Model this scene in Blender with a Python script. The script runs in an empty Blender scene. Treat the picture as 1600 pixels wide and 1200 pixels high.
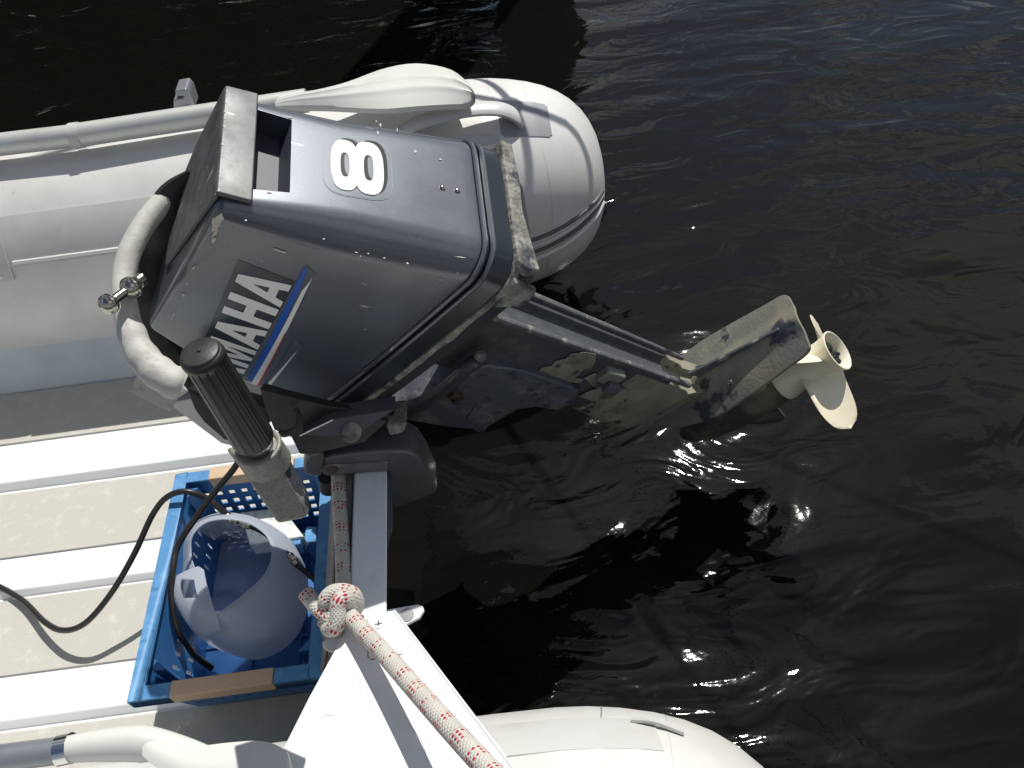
import bpy, bmesh, math, random
import numpy as np
from mathutils import Vector, Matrix
random.seed(4)
R = math.radians
scn = bpy.context.scene
COL = scn.collection

# ------------------------------------------------------------------ camera
FPX = 1250.0; PITCH = R(49); ROLL = R(7.6); CAM = np.array([0, 0, 1.3])
FW = np.array([0, math.cos(PITCH), -math.sin(PITCH)])
U0 = np.array([0, math.sin(PITCH), math.cos(PITCH)]); X0 = np.array([1.0, 0, 0])
RT = math.cos(ROLL)*X0 - math.sin(ROLL)*U0
UP = math.sin(ROLL)*X0 + math.cos(ROLL)*U0
cd = bpy.data.cameras.new('camera'); cam = bpy.data.objects.new('camera', cd); COL.objects.link(cam)
mw = Matrix.Identity(4)
for i in range(3):
    mw[i][0] = RT[i]; mw[i][1] = UP[i]; mw[i][2] = -FW[i]; mw[i][3] = CAM[i]
cam.matrix_world = mw
cd.sensor_width = 36; cd.lens = 36*FPX/1600; cd.clip_start = 0.02; cd.clip_end = 2000
scn.camera = cam

# ------------------------------------------------------------------ sky, sun, exposure
SUN = Vector((0.215, 0.491, 0.844)).normalized()
world = bpy.data.worlds.new('World'); scn.world = world; world.use_nodes = True
nt = world.node_tree; N = nt.nodes; L = nt.links
for n in list(N): N.remove(n)
out = N.new('ShaderNodeOutputWorld'); bg = N.new('ShaderNodeBackground'); bg.inputs['Strength'].default_value = 0.06
sky = N.new('ShaderNodeTexSky'); sky.sky_type = 'NISHITA'; sky.sun_disc = False
sky.sun_elevation = math.asin(SUN.z); sky.sun_rotation = math.atan2(SUN.x, SUN.y)
tc = N.new('ShaderNodeTexCoord'); sep = N.new('ShaderNodeSeparateXYZ'); L.new(tc.outputs['Generated'], sep.inputs[0])
addz = N.new('ShaderNodeMath'); addz.operation = 'ADD'; addz.inputs[1].default_value = 0.25; L.new(sep.outputs['Z'], addz.inputs[0])
mx = N.new('ShaderNodeMath'); mx.operation = 'MAXIMUM'; mx.inputs[1].default_value = 0.05; L.new(addz.outputs[0], mx.inputs[0])
dv = N.new('ShaderNodeVectorMath'); dv.operation = 'DIVIDE'; cb = N.new('ShaderNodeCombineXYZ')
for k in range(3): L.new(mx.outputs[0], cb.inputs[k])
L.new(tc.outputs['Generated'], dv.inputs[0]); L.new(cb.outputs[0], dv.inputs[1])
mp = N.new('ShaderNodeMapping'); mp.inputs['Location'].default_value = (19.76, 8.42, 1.04); L.new(dv.outputs[0], mp.inputs[0])
cn = N.new('ShaderNodeTexNoise'); cn.inputs['Scale'].default_value = 2.4; cn.inputs['Detail'].default_value = 8
cn.inputs['Roughness'].default_value = 0.55; L.new(mp.outputs[0], cn.inputs['Vector'])
cr = N.new('ShaderNodeValToRGB'); cr.color_ramp.elements[0].position = 0.525; cr.color_ramp.elements[1].position = 0.56
L.new(cn.outputs['Fac'], cr.inputs[0])
mix = N.new('ShaderNodeMixRGB'); mix.inputs[2].default_value = (10.4, 9.9, 9.2, 1)
L.new(cr.outputs[0], mix.inputs[0]); L.new(sky.outputs[0], mix.inputs[1]); L.new(mix.outputs[0], bg.inputs[0]); L.new(bg.outputs[0], out.inputs[0])

sl = bpy.data.lights.new('sun', 'SUN'); sl.energy = 4.3; sl.angle = R(0.53); sl.color = (1.0, 0.965, 0.91)
so = bpy.data.objects.new('sun', sl); COL.objects.link(so)
so.rotation_euler = SUN.to_track_quat('Z', 'Y').to_euler(); so.location = (2, 4, 6)
scn.view_settings.view_transform = 'Standard'; scn.view_settings.look = 'None'
scn.view_settings.exposure = 0.12; scn.view_settings.gamma = 1.0; scn.view_settings.use_curve_mapping = False

# ------------------------------------------------------------------ measuring: a photo ray met with a plane of the place
def ray(px, py): return FW + RT*(px-800)/FPX - UP*(py-600)/FPX
def onplane(px, py, n, d):
    n = np.array(n, float); v = ray(px, py); return CAM + v*((d - n@CAM)/(n@v))
def Zp(px, py, z): return onplane(px, py, (0, 0, 1), z)
def Yp(px, py, y): return onplane(px, py, (0, 1, 0), y)
def Dp(px, py, d): return CAM + ray(px, py)*d
# the tilted motor's own axes: a = down the leg, b = astern, c = to its side
def axes(t, psi, hl):
    a = np.array([math.sin(t), 0, -math.cos(t)]); b0 = np.array([math.cos(t), 0, math.sin(t)]); ny = np.array([0, -1.0, 0])
    b = math.cos(psi)*b0 + math.sin(psi)*ny; c = math.cos(psi)*ny - math.sin(psi)*b0
    Rz = np.array([[math.cos(hl), -math.sin(hl), 0], [math.sin(hl), math.cos(hl), 0], [0, 0, 1]])
    return Rz@a, Rz@b, Rz@c
ax, bx_, cx = axes(R(51), R(16), R(10))
T2 = Dp(345, 325, .79); MM = np.array([ax, bx_, cx])
def m2w(A, B, C): return T2 + ax*A + bx_*B + cx*C
def w2m(p): return MM@(np.array(p) - T2)
def onC(px, py, v): return w2m(onplane(px, py, cx, cx@T2 + v))
def onA(px, py, v): return w2m(onplane(px, py, ax, ax@T2 + v))
def onB(px, py, v): return w2m(onplane(px, py, bx_, bx_@T2 + v))
def onM(px, py, n): Nn = MM.T@np.array(n, float); return w2m(onplane(px, py, Nn, Nn@T2))

# ------------------------------------------------------------------ materials
def mat(name, col, rough=.5, metal=0, coat=0, coat_rough=.1, spec=.5, var=None, var2=None, bump=None, bump2=None, rvar=None, stretch=(1, 1, 1), trans=0, space='Object'):
    m = bpy.data.materials.new(name); m.use_nodes = True
    n = m.node_tree.nodes; l = m.node_tree.links; p = n['Principled BSDF']
    p.inputs['Base Color'].default_value = (*col, 1); p.inputs['Roughness'].default_value = rough; p.inputs['Metallic'].default_value = metal
    p.inputs['Coat Weight'].default_value = coat; p.inputs['Coat Roughness'].default_value = coat_rough
    p.inputs['Specular IOR Level'].default_value = spec; p.inputs['Transmission Weight'].default_value = trans
    t = n.new('ShaderNodeTexCoord'); mpn = n.new('ShaderNodeMapping'); mpn.inputs['Scale'].default_value = stretch
    l.new(t.outputs[space], mpn.inputs[0]); vec = mpn.outputs[0]
    def noise(sc, det=5, ro=.6, v=None):
        q = n.new('ShaderNodeTexNoise'); q.inputs['Scale'].default_value = sc; q.inputs['Detail'].default_value = det
        q.inputs['Roughness'].default_value = ro; l.new(v or vec, q.inputs['Vector']); return q.outputs['Fac']
    cur = None
    for v in (var, var2):
        if not v: continue
        c2, sc, lo, hi = v[:4]
        f = noise(sc, v[4] if len(v) > 4 else 6)
        r = n.new('ShaderNodeValToRGB'); r.color_ramp.elements[0].position = lo; r.color_ramp.elements[1].position = hi; l.new(f, r.inputs[0])
        x = n.new('ShaderNodeMixRGB'); x.inputs[2].default_value = (*c2, 1); l.new(r.outputs[0], x.inputs[0])
        if cur is None: x.inputs[1].default_value = (*col, 1)
        else: l.new(cur, x.inputs[1])
        cur = x.outputs[0]
    if cur is not None: l.new(cur, p.inputs['Base Color'])
    if rvar:
        f = noise(rvar[0]); q = n.new('ShaderNodeMapRange'); l.new(f, q.inputs[0]); q.inputs[1].default_value = .3; q.inputs[2].default_value = .7
        q.inputs[3].default_value = rvar[1]; q.inputs[4].default_value = rvar[2]; l.new(q.outputs[0], p.inputs['Roughness'])
    prev = None
    for b in (bump, bump2):
        if not b: continue
        f = noise(b[0], b[3] if len(b) > 3 else 4); q = n.new('ShaderNodeBump'); q.inputs['Strength'].default_value = b[1]; q.inputs['Distance'].default_value = b[2]
        l.new(f, q.inputs['Height'])
        if prev: l.new(prev, q.inputs['Normal'])
        prev = q.outputs[0]
    if prev: l.new(prev, p.inputs['Normal'])
    return m

m_pvc = mat('grey_tube_fabric', (.67, .665, .645), .42, coat=.1, coat_rough=.3, var=((.54, .53, .50), 5, .4, .75), var2=((.40, .38, .32), 45, .67, .80), bump=(220, .12, .001), bump2=(7, .25, .004))
m_pvc2 = mat('grey_tube_patch', (.55, .55, .535), .4, var=((.48, .47, .45), 9, .45, .7), bump=(300, .15, .001))
m_patchdk = mat('dark_grey_patch', (.27, .28, .30), .5, bump=(300, .2, .001))
m_strake = mat('rubbing_strake_grey', (.10, .10, .11), .5)
m_grp = mat('white_painted_floor', (.78, .80, .80), .32, var=((.70, .72, .72), 12, .5, .8), var2=((.5, .5, .45), 90, .73, .78), bump=(60, .08, .001))
m_plate = mat('white_plate', (.76, .775, .77), .3, var=((.66, .67, .65), 9, .52, .78), var2=((.50, .49, .45), 110, .69, .74))
m_hside = mat('shaded_white_hull_side', (.50, .55, .58), .4, var=((.42, .46, .49), 8, .4, .75))  # white hull greyed in colour for the deep shade below the tubes
m_white = mat('white_transom_paint', (.80, .84, .86), .3, coat=.3, var=((.62, .65, .66), 25, .55, .8), var2=((.3, .28, .24), 90, .74, .77))
def dotted_pad():
    m = mat('beige_antislip_pad', (.475, .465, .42), .75, var=((.46, .45, .40), 4, .4, .75), var2=((.60, .58, .53), 35, .55, .8))
    n = m.node_tree.nodes; l = m.node_tree.links; p = n['Principled BSDF']
    t = n.new('ShaderNodeTexCoord'); v = n.new('ShaderNodeTexVoronoi'); v.inputs['Scale'].default_value = 190; v.inputs['Randomness'].default_value = 0
    l.new(t.outputs['Object'], v.inputs['Vector']); b = n.new('ShaderNodeBump'); b.inputs['Strength'].default_value = .5; b.inputs['Distance'].default_value = .001
    l.new(v.outputs['Distance'], b.inputs['Height']); l.new(b.outputs[0], p.inputs['Normal']); return m
m_pad = dotted_pad()
m_pad_grey = mat('weathered_clamp_pad', (.22, .21, .20), .7, var=((.34, .32, .29), 18, .4, .7), var2=((.08, .07, .06), 45, .55, .7), stretch=(1, .25, 1), bump=(60, .4, .002))

m_cowl = mat('metallic_blue_grey_cowl_paint', (.112, .126, .150), .33, metal=.35, coat=.7, coat_rough=.16, var=((.094, .106, .128), 6, .4, .75), var2=((.17, .185, .205), 620, .60, .76, 2), bump=(14, .05, .002), rvar=(9, .28, .42))
def scratches(m, scale=(1, 1, 1), lo=.705, hi=.73, col=(.55, .54, .50), sc=34, rot=(0, 0, 0)):
    n = m.node_tree.nodes; l = m.node_tree.links; p = n['Principled BSDF']
    src = p.inputs['Base Color'].links[0].from_socket if p.inputs['Base Color'].links else None
    t = n.new('ShaderNodeTexCoord'); mp_ = n.new('ShaderNodeMapping'); mp_.inputs['Scale'].default_value = scale; mp_.inputs['Rotation'].default_value = rot; l.new(t.outputs['Object'], mp_.inputs[0])
    q = n.new('ShaderNodeTexNoise'); q.inputs['Scale'].default_value = sc; q.inputs['Detail'].default_value = 3; l.new(mp_.outputs[0], q.inputs['Vector'])
    r = n.new('ShaderNodeValToRGB'); r.color_ramp.elements[0].position = lo; r.color_ramp.elements[1].position = hi; l.new(q.outputs['Fac'], r.inputs[0])
    x = n.new('ShaderNodeMixRGB'); x.inputs[2].default_value = (*col, 1); l.new(r.outputs[0], x.inputs[0])
    if src: l.new(src, x.inputs[1])
    else: x.inputs[1].default_value = p.inputs['Base Color'].default_value
    l.new(x.outputs[0], p.inputs['Base Color'])
scratches(m_cowl, (1, 1, 1), .765, .785, sc=75)
scratches(m_cowl, (1, 9, 1), .74, .76, sc=16, rot=(0, .6, .3))
m_cap = mat('scuffed_grey_cap', (.085, .092, .10), .42, metal=.2, var=((.15, .15, .142), 16, .4, .7), var2=((.06, .065, .075), 34, .5, .72), bump=(60, .12, .001), rvar=(20, .32, .6))
scratches(m_cap, (1, 7, 1), .68, .72, sc=26, rot=(.3, 0, .6), col=(.42, .43, .43))
m_recess = mat('recess_paint', (.045, .055, .072), .5)
m_seal = mat('black_rubber_seal', (.018, .024, .030), .28, coat=.3, var=((.04, .045, .05), 20, .5, .8))
m_corr = mat('corroded_alloy', (.20, .19, .165), .75, metal=.25, var=((.36, .345, .31), 60, .42, .6), var2=((.07, .075, .085), 38, .50, .62), bump=(130, .9, .004))
m_pan = mat('dull_grey_pan_paint', (.050, .056, .066), .42, coat=.15, var=((.10, .10, .10), 22, .55, .75), bump=(90, .15, .001))
m_leg = mat('dark_navy_leg_paint', (.062, .068, .078), .5, coat=.08, var=((.17, .155, .12), 6.5, .63, .66, 7), var2=((.10, .11, .11), 40, .50, .7), bump=(120, .3, .0015), rvar=(25, .3, .6))
m_legedge = mat('worn_leg_edge', (.12, .125, .13), .6, metal=.15, var=((.07, .08, .095), 22, .45, .65), var2=((.34, .32, .27), 45, .55, .68), bump=(140, .4, .002))
m_plateu = mat('weathered_grey_alloy', (.21, .21, .18), .5, metal=.15, var=((.31, .28, .20), 10, .50, .66), var2=((.045, .055, .07), 16, .58, .64, 7), bump=(150, .5, .002), rvar=(30, .35, .65))
m_olive = mat('lightened_worn_olive_alloy', (.30, .285, .215), .55, var=((.20, .195, .16), 12, .42, .62), var2=((.05, .055, .065), 18, .60, .64, 7), bump=(130, .5, .002))  # worn olive alloy, colour raised for ambient light lacking on the near side
m_gear = mat('stained_gearcase', (.05, .055, .06), .55, var=((.16, .14, .095), 14, .5, .64), var2=((.10, .09, .04), 30, .55, .68), bump=(110, .5, .002))
m_brk = mat('bracket_blue_grey', (.11, .125, .15), .5, metal=.3, var=((.22, .23, .235), 26, .52, .68), var2=((.03, .035, .045), 40, .55, .7), bump=(90, .6, .003))
m_clamp = mat('smooth_dark_grey_bracket', (.075, .08, .088), .40, coat=.2, var=((.13, .13, .13), 30, .6, .8), bump=(90, .15, .001))
m_black = mat('black_plastic', (.02, .02, .02), .42, var=((.045, .045, .045), 30, .5, .8), bump=(200, .15, .0006))
m_grip = mat('black_rubber_grip', (.022, .022, .022), .45, var=((.06, .06, .058), 20, .52, .85), var2=((.12, .12, .11), 140, .70, .78), bump=(300, .3, .0006))
m_cast = mat('speckled_cast_alloy', (.30, .29, .265), .6, metal=.35, var=((.23, .222, .20), 300, .42, .62), var2=((.12, .12, .12), 70, .64, .76), bump=(420, .8, .001))
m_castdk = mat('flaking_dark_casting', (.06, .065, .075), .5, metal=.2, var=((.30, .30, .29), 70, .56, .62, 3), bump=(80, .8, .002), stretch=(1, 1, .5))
m_steel = mat('polished_steel', (.45, .43, .38), .2, metal=1, bump=(60, .1, .001))
m_alu = mat('bright_aluminium', (.75, .75, .74), .2, metal=1)
m_rust = mat('rusty_bolt', (.07, .05, .04), .7, metal=.3, var=((.13, .065, .035), 60, .45, .6), bump=(200, .6, .001))
m_tape = mat('dirty_white_tape', (.52, .51, .475), .6, var=((.40, .39, .37), 16, .42, .7), var2=((.30, .28, .25), 40, .60, .72), bump=(28, .5, .004), bump2=(160, .3, .001))
m_strap = mat('dark_rubber_strap', (.022, .021, .019), .6, var=((.045, .042, .038), 20, .45, .7), bump=(120, .3, .001))
m_prop = mat('cream_propeller', (.84, .79, .62), .38, var=((.76, .67, .44), 9, .48, .75), var2=((.84, .80, .68), 16, .5, .75), bump=(50, .12, .001))
m_weed = mat('dark_weed', (.012, .018, .012), .9, bump=(90, 1, .004))
m_worn = mat('bare_weathered_primer', (.27, .25, .20), .65, var=((.14, .13, .10), 30, .4, .65), var2=((.05, .055, .065), 45, .60, .66), bump=(120, .4, .001))
m_dw = mat('decal_white', (.84, .84, .82), .3); m_db = mat('decal_black', (.012, .014, .016), .25)
m_dblue = mat('decal_blue', (.012, .10, .50), .3); m_dred = mat('decal_red', (.55, .03, .02), .3); m_dgrey = mat('decal_grey', (.10, .115, .14), .25, coat=.5)
m_dline = mat('decal_clear_edge', (.26, .29, .33), .3)
m_chip = mat('bare_primer', (.62, .60, .53), .6, var=((.45, .42, .36), 150, .45, .6))
m_crate = mat('blue_crate_plastic', (.030, .135, .36), .38, var=((.05, .19, .45), 9, .45, .75), bump=(70, .1, .001))
m_crate_rim = mat('faded_blue_rim', (.075, .24, .48), .5, var=((.15, .36, .60), 26, .5, .72), var2=((.03, .13, .30), 60, .58, .72), bump=(110, .2, .001))
m_tan = mat('tan_handle_insert', (.60, .44, .30), .55, var=((.50, .35, .22), 26, .42, .7), stretch=(.2, 1, 1))
m_foam = mat('speckled_white_foam', (.70, .73, .70), .7, var=((.50, .53, .51), 90, .52, .62), bump=(160, .5, .002))
m_hose = mat('black_hose_rubber', (.016, .014, .014), .34, var=((.035, .033, .033), 30, .5, .8))
m_brass = mat('dull_brass_fitting', (.50, .45, .34), .28, metal=.9)
m_wood = mat('wet_dark_piling_wood', (.035, .030, .025), .8, var=((.06, .055, .045), 6, .45, .65), stretch=(6, 6, .5), bump=(12, .6, .02))
m_oar = mat('off_white_oar_plastic', (.63, .635, .60), .40, var=((.56, .56, .52), 10, .5, .75), bump=(90, .08, .001))
m_shaft = mat('dull_aluminium_oar_shaft', (.60, .60, .575), .42, metal=.35, var=((.50, .50, .48), 14, .5, .75))
m_shaft_dk = mat('grey_aluminium_shaft', (.26, .28, .31), .36, metal=.5, var=((.36, .37, .39), 12, .4, .8))
m_screw = mat('dark_slot', (.03, .03, .03), .6)

def jug_mat():
    m = bpy.data.materials.new('frosted_jug_plastic'); m.use_nodes = True
    n = m.node_tree.nodes; l = m.node_tree.links; p = n['Principled BSDF']; o = n['Material Output']
    p.inputs['Base Color'].default_value = (.62, .66, .72, 1); p.inputs['Roughness'].default_value = .42
    p.inputs['Specular IOR Level'].default_value = .4
    tr = n.new('ShaderNodeBsdfTranslucent'); tr.inputs[0].default_value = (.80, .84, .90, 1)
    tp = n.new('ShaderNodeBsdfTransparent'); tp.inputs[0].default_value = (.90, .94, 1.0, 1)
    m1 = n.new('ShaderNodeMixShader'); m1.inputs[0].default_value = .5; l.new(p.outputs[0], m1.inputs[1]); l.new(tr.outputs[0], m1.inputs[2])
    m2 = n.new('ShaderNodeMixShader'); m2.inputs[0].default_value = .20; l.new(m1.outputs[0], m2.inputs[1]); l.new(tp.outputs[0], m2.inputs[2])
    l.new(m2.outputs[0], o.inputs[0])
    t = n.new('ShaderNodeTexCoord'); q = n.new('ShaderNodeTexNoise'); q.inputs['Scale'].default_value = 30; l.new(t.outputs['Object'], q.inputs['Vector'])
    b = n.new('ShaderNodeBump'); b.inputs['Strength'].default_value = .25; b.inputs['Distance'].default_value = .003; l.new(q.outputs['Fac'], b.inputs['Height']); l.new(b.outputs[0], p.inputs['Normal'])
    return m
m_jug = jug_mat(); m_jugthin = jug_mat(); m_jugthin.name = 'thin_jug_plastic'
for n_ in m_jugthin.node_tree.nodes:
    if n_.type == 'MIX_SHADER' and abs(n_.inputs[0].default_value-.20) < .01: n_.inputs[0].default_value = .60

def rope_mat():
    # braided cover: pale yarns with paired red tracer flecks, laid out in the rope's own uv (u round it, v metres along it)
    m = bpy.data.materials.new('white_rope_red_flecks'); m.use_nodes = True
    n = m.node_tree.nodes; l = m.node_tree.links; p = n['Principled BSDF']
    uv = n.new('ShaderNodeUVMap'); sp = n.new('ShaderNodeSeparateXYZ'); l.new(uv.outputs[0], sp.inputs[0])
    def mth(op, a_, b_=None, c_=None):
        q = n.new('ShaderNodeMath'); q.operation = op
        for i, v in enumerate((a_, b_, c_)):
            if v is None: continue
            if isinstance(v, (int, float)): q.inputs[i].default_value = v
            else: l.new(v, q.inputs[i])
        return q.outputs[0]
    u, v = sp.outputs['X'], sp.outputs['Y']
    # checker of yarns: diagonals
    k = 12.0; pv = 0.0052
    d1 = mth('ADD', mth('MULTIPLY', u, k), mth('DIVIDE', v, pv)); d2 = mth('SUBTRACT', mth('MULTIPLY', u, k), mth('DIVIDE', v, pv))
    s1 = mth('SINE', mth('MULTIPLY', d1, math.pi)); s2 = mth('SINE', mth('MULTIPLY', d2, math.pi))
    h = mth('MULTIPLY', s1, s2); hb = mth('ABSOLUTE', h)
    b = n.new('ShaderNodeBump'); b.inputs['Strength'].default_value = .7; b.inputs['Distance'].default_value = .0012; l.new(hb, b.inputs['Height']); l.new(b.outputs[0], p.inputs['Normal'])
    # flecks: only where the phase along the rope is in the tracer band, on crossings of one parity
    band = mth('FRACT', mth('DIVIDE', v, 0.033))
    inband = mth('LESS_THAN', band, .48)
    fl = mth('GREATER_THAN', h, .25)
    fm = mth('MULTIPLY', inband, fl)
    tn = n.new('ShaderNodeTexNoise'); tn.inputs['Scale'].default_value = 120; tcn = n.new('ShaderNodeTexCoord'); l.new(tcn.outputs['Object'], tn.inputs['Vector'])
    fm2 = mth('MULTIPLY', fm, mth('GREATER_THAN', tn.outputs['Fac'], .46))
    x = n.new('ShaderNodeMixRGB'); x.inputs[1].default_value = (.66, .64, .58, 1); x.inputs[2].default_value = (.50, .012, .03, 1); l.new(fm2, x.inputs[0])
    tn2 = n.new('ShaderNodeTexNoise'); tn2.inputs['Scale'].default_value = 25; l.new(tcn.outputs['Object'], tn2.inputs['Vector'])
    y = n.new('ShaderNodeMixRGB'); y.blend_type = 'MULTIPLY'; y.inputs[0].default_value = .35; l.new(x.outputs[0], y.inputs[1]); l.new(tn2.outputs['Fac'], y.inputs[2])
    l.new(y.outputs[0], p.inputs['Base Color']); p.inputs['Roughness'].default_value = .85
    return m
m_rope = rope_mat()

def water_mat():
    m = bpy.data.materials.new('dark_harbour_water'); m.use_nodes = True
    n = m.node_tree.nodes; l = m.node_tree.links; p = n['Principled BSDF']
    p.inputs['Base Color'].default_value = (.0040, .0037, .0030, 1); p.inputs['Roughness'].default_value = .035; p.inputs['IOR'].default_value = 1.333
    t = n.new('ShaderNodeTexCoord')
    def nz(scale, rot, sc, det, loc=(0, 0, 0), dist=0):
        q = n.new('ShaderNodeMapping'); q.inputs['Scale'].default_value = scale; q.inputs['Rotation'].default_value = rot; q.inputs['Location'].default_value = loc; l.new(t.outputs['Object'], q.inputs[0])
        z = n.new('ShaderNodeTexNoise'); z.inputs['Scale'].default_value = sc; z.inputs['Detail'].default_value = det; z.inputs['Distortion'].default_value = dist; l.new(q.outputs[0], z.inputs['Vector']); return z.outputs['Fac']
    prev = None
    for h, d in ((nz((1, 2.2, 1), (0, 0, R(-12)), 1.5, 2), .034), (nz((1, 1.9, 1), (0, 0, R(8)), 4.2, 2, (3, 1, 0), 1.2), .0072), (nz((1, 1.8, 1), (0, 0, R(-5)), 20, 3, (1, 4, 0), .8), 0.00042), (nz((1, 1.4, 1), (0, 0, 0), 60, 2, (7, 2, 0)), .00018)):
        b = n.new('ShaderNodeBump'); b.inputs['Strength'].default_value = 1; b.inputs['Distance'].default_value = d; l.new(h, b.inputs['Height'])
        if prev: l.new(prev, b.inputs['Normal'])
        prev = b.outputs[0]
    l.new(prev, p.inputs['Normal']); return m
m_water = water_mat()

# ------------------------------------------------------------------ building helpers
def sharpen(me, ang=33):
    bm = bmesh.new(); bm.from_mesh(me)
    for f in bm.faces: f.smooth = True
    for e in bm.edges:
        if len(e.link_faces) == 2 and e.calc_face_angle(0) > R(ang): e.smooth = False
    bm.to_mesh(me); bm.free()
def link(name, me, m, parent=None, sharp=33, props=None):
    if sharp: sharpen(me, sharp)
    o = bpy.data.objects.new(name, me); COL.objects.link(o)
    if m:
        for mm in (m if isinstance(m, (list, tuple)) else [m]): me.materials.append(mm)
    if parent is not None: o.parent = parent; o.matrix_parent_inverse = parent.matrix_world.inverted()
    if props:
        for k, v in props.items(): o[k] = v
    return o
def mesh(vs, fs, fix=True):
    me = bpy.data.meshes.new('m'); me.from_pydata([tuple(map(float, v)) for v in vs], [], fs); me.update()
    if fix:
        bm = bmesh.new(); bm.from_mesh(me); bmesh.ops.remove_doubles(bm, verts=bm.verts, dist=1e-6); bmesh.ops.recalc_face_normals(bm, faces=bm.faces); bm.to_mesh(me); bm.free()
    return me
def join_data(lst):
    V = []; F = []
    for v, f in lst:
        k = len(V); V += list(v); F += [tuple(i+k for i in q) for q in f]
    return V, F
def bevel(o, w=.003, seg=2, ang=35):
    md = o.modifiers.new('b', 'BEVEL'); md.width = w; md.segments = seg; md.limit_method = 'ANGLE'; md.angle_limit = R(ang)
    wn = o.modifiers.new('w', 'WEIGHTED_NORMAL'); wn.keep_sharp = True
    for e in o.data.edges: e.use_edge_sharp = False
    return o
def thing(name, label, cat, loc=(0, 0, 0), group=None):
    o = bpy.data.objects.new(name, None); COL.objects.link(o); o.location = loc; o['label'] = label; o['category'] = cat
    o.empty_display_size = .1
    if group: o['group'] = group
    bpy.context.view_layer.update()
    return o
def tag(o, label, cat, group=None):
    o['label'] = label; o['category'] = cat
    if group: o['group'] = group
    return o
def prism(pts, vec):
    pts = [np.array(p, float) for p in pts]; n = len(pts); v = np.array(vec, float)
    V = pts + [p+v for p in pts]
    F = [tuple(range(n))[::-1], tuple(range(n, 2*n))] + [(i, (i+1) % n, n+(i+1) % n, n+i) for i in range(n)]
    return V, F
def box(x0, x1, y0, y1, z0, z1):
    return prism([(x0, y0, z0), (x1, y0, z0), (x1, y1, z0), (x0, y1, z0)], (0, 0, z1-z0))
def mbox(A0, A1, B0, B1, C0, C1):
    return prism([m2w(A0, B0, C0), m2w(A1, B0, C0), m2w(A1, B1, C0), m2w(A0, B1, C0)], cx*(C1-C0))
def spline(P, n=8):
    P = [np.array(p, float) for p in P]; Q = [2*P[0]-P[1]] + P + [2*P[-1]-P[-2]]; o = []
    for i in range(1, len(Q)-2):
        p0, p1, p2, p3 = Q[i-1:i+3]
        for k in range(n):
            t = k/n; o.append(.5*((2*p1)+(-p0+p2)*t+(2*p0-5*p1+4*p2-p3)*t*t+(-p0+3*p1-3*p2+p3)*t**3))
    o.append(P[-1]); return o
def sweep(P, rad, seg=12, flat=1.0, upv=None, cap=True, uvs=False):
    P = [np.array(p, float) for p in P]; n = len(P); V = []; F = []
    T = []
    for i in range(n):
        t = P[min(i+1, n-1)]-P[max(i-1, 0)]; T.append(t/np.linalg.norm(t))
    u = np.array(upv, float) if upv is not None else np.cross(T[0], [.3, .2, .9]); 
    rings = []; dist = 0; vv = []
    for i in range(n):
        if upv is not None: u = np.array(upv, float)
        u = u-T[i]*(u@T[i]); u = u/np.linalg.norm(u); w = np.cross(T[i], u)
        r = rad(i/(n-1)) if callable(rad) else rad
        if i: dist += np.linalg.norm(P[i]-P[i-1])
        vv.append(dist)
        for k in range(seg):
            a_ = 2*math.pi*k/seg; V.append(P[i]+u*math.cos(a_)*r*flat+w*math.sin(a_)*r)
    for i in range(n-1):
        for k in range(seg):
            k2 = (k+1) % seg; F.append((i*seg+k, i*seg+k2, (i+1)*seg+k2, (i+1)*seg+k))
    if cap: F.append(tuple(range(seg))[::-1]); F.append(tuple((n-1)*seg+k for k in range(seg)))
    if not uvs: return V, F
    me = bpy.data.meshes.new('m'); me.from_pydata([tuple(map(float, v)) for v in V], [], F); me.update()
    lay = me.uv_layers.new(name='UVMap')
    for pi, poly in enumerate(me.polygons):
        ii = pi//seg; kk = pi % seg
        for j, li in enumerate(poly.loop_indices):
            if pi < (n-1)*seg:
                uu = (kk+(1 if j in (1, 2) else 0))/seg; v_ = vv[ii+(1 if j >= 2 else 0)]
                lay.data[li].uv = (uu, v_)
    return me
def cyl(p0, p1, r0, r1=None, seg=24):
    r1 = r0 if r1 is None else r1
    return sweep([p0, p1], lambda t: r0+(r1-r0)*t, seg)
def revolve(p0, axis, prof, seg=48, capends=True):
    # prof: list of (distance along axis, radius)
    axis = np.array(axis, float); axis /= np.linalg.norm(axis); u = np.cross(axis, [.31, .2, .9]); u /= np.linalg.norm(u); w = np.cross(axis, u)
    V = []; F = []; n = len(prof)
    for s, r in prof:
        for k in range(seg):
            a_ = 2*math.pi*k/seg; V.append(np.array(p0)+axis*s+(u*math.cos(a_)+w*math.sin(a_))*r)
    for i in range(n-1):
        for k in range(seg):
            k2 = (k+1) % seg; F.append((i*seg+k, i*seg+k2, (i+1)*seg+k2, (i+1)*seg+k))
    if capends: F.append(tuple(range(seg))[::-1]); F.append(tuple((n-1)*seg+k for k in range(seg)))
    return V, F
def sphere(c, r, seg=20, sq=(1, 1, 1)):
    V = []; F = []; n = seg//2
    for i in range(n+1):
        th = math.pi*i/n
        for k in range(seg):
            ph = 2*math.pi*k/seg; V.append(np.array(c)+np.array([r*sq[0]*math.sin(th)*math.cos(ph), r*sq[1]*math.sin(th)*math.sin(ph), r*sq[2]*math.cos(th)]))
    for i in range(n):
        for k in range(seg):
            k2 = (k+1) % seg; F.append((i*seg+k, i*seg+k2, (i+1)*seg+k2, (i+1)*seg+k))
    return V, F
def part(name, data, m, parent, bw=None, sharp=33, props=None):
    o = link(name, mesh(*data), m, parent, sharp, props)
    if bw: bevel(o, bw)
    return o
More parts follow.
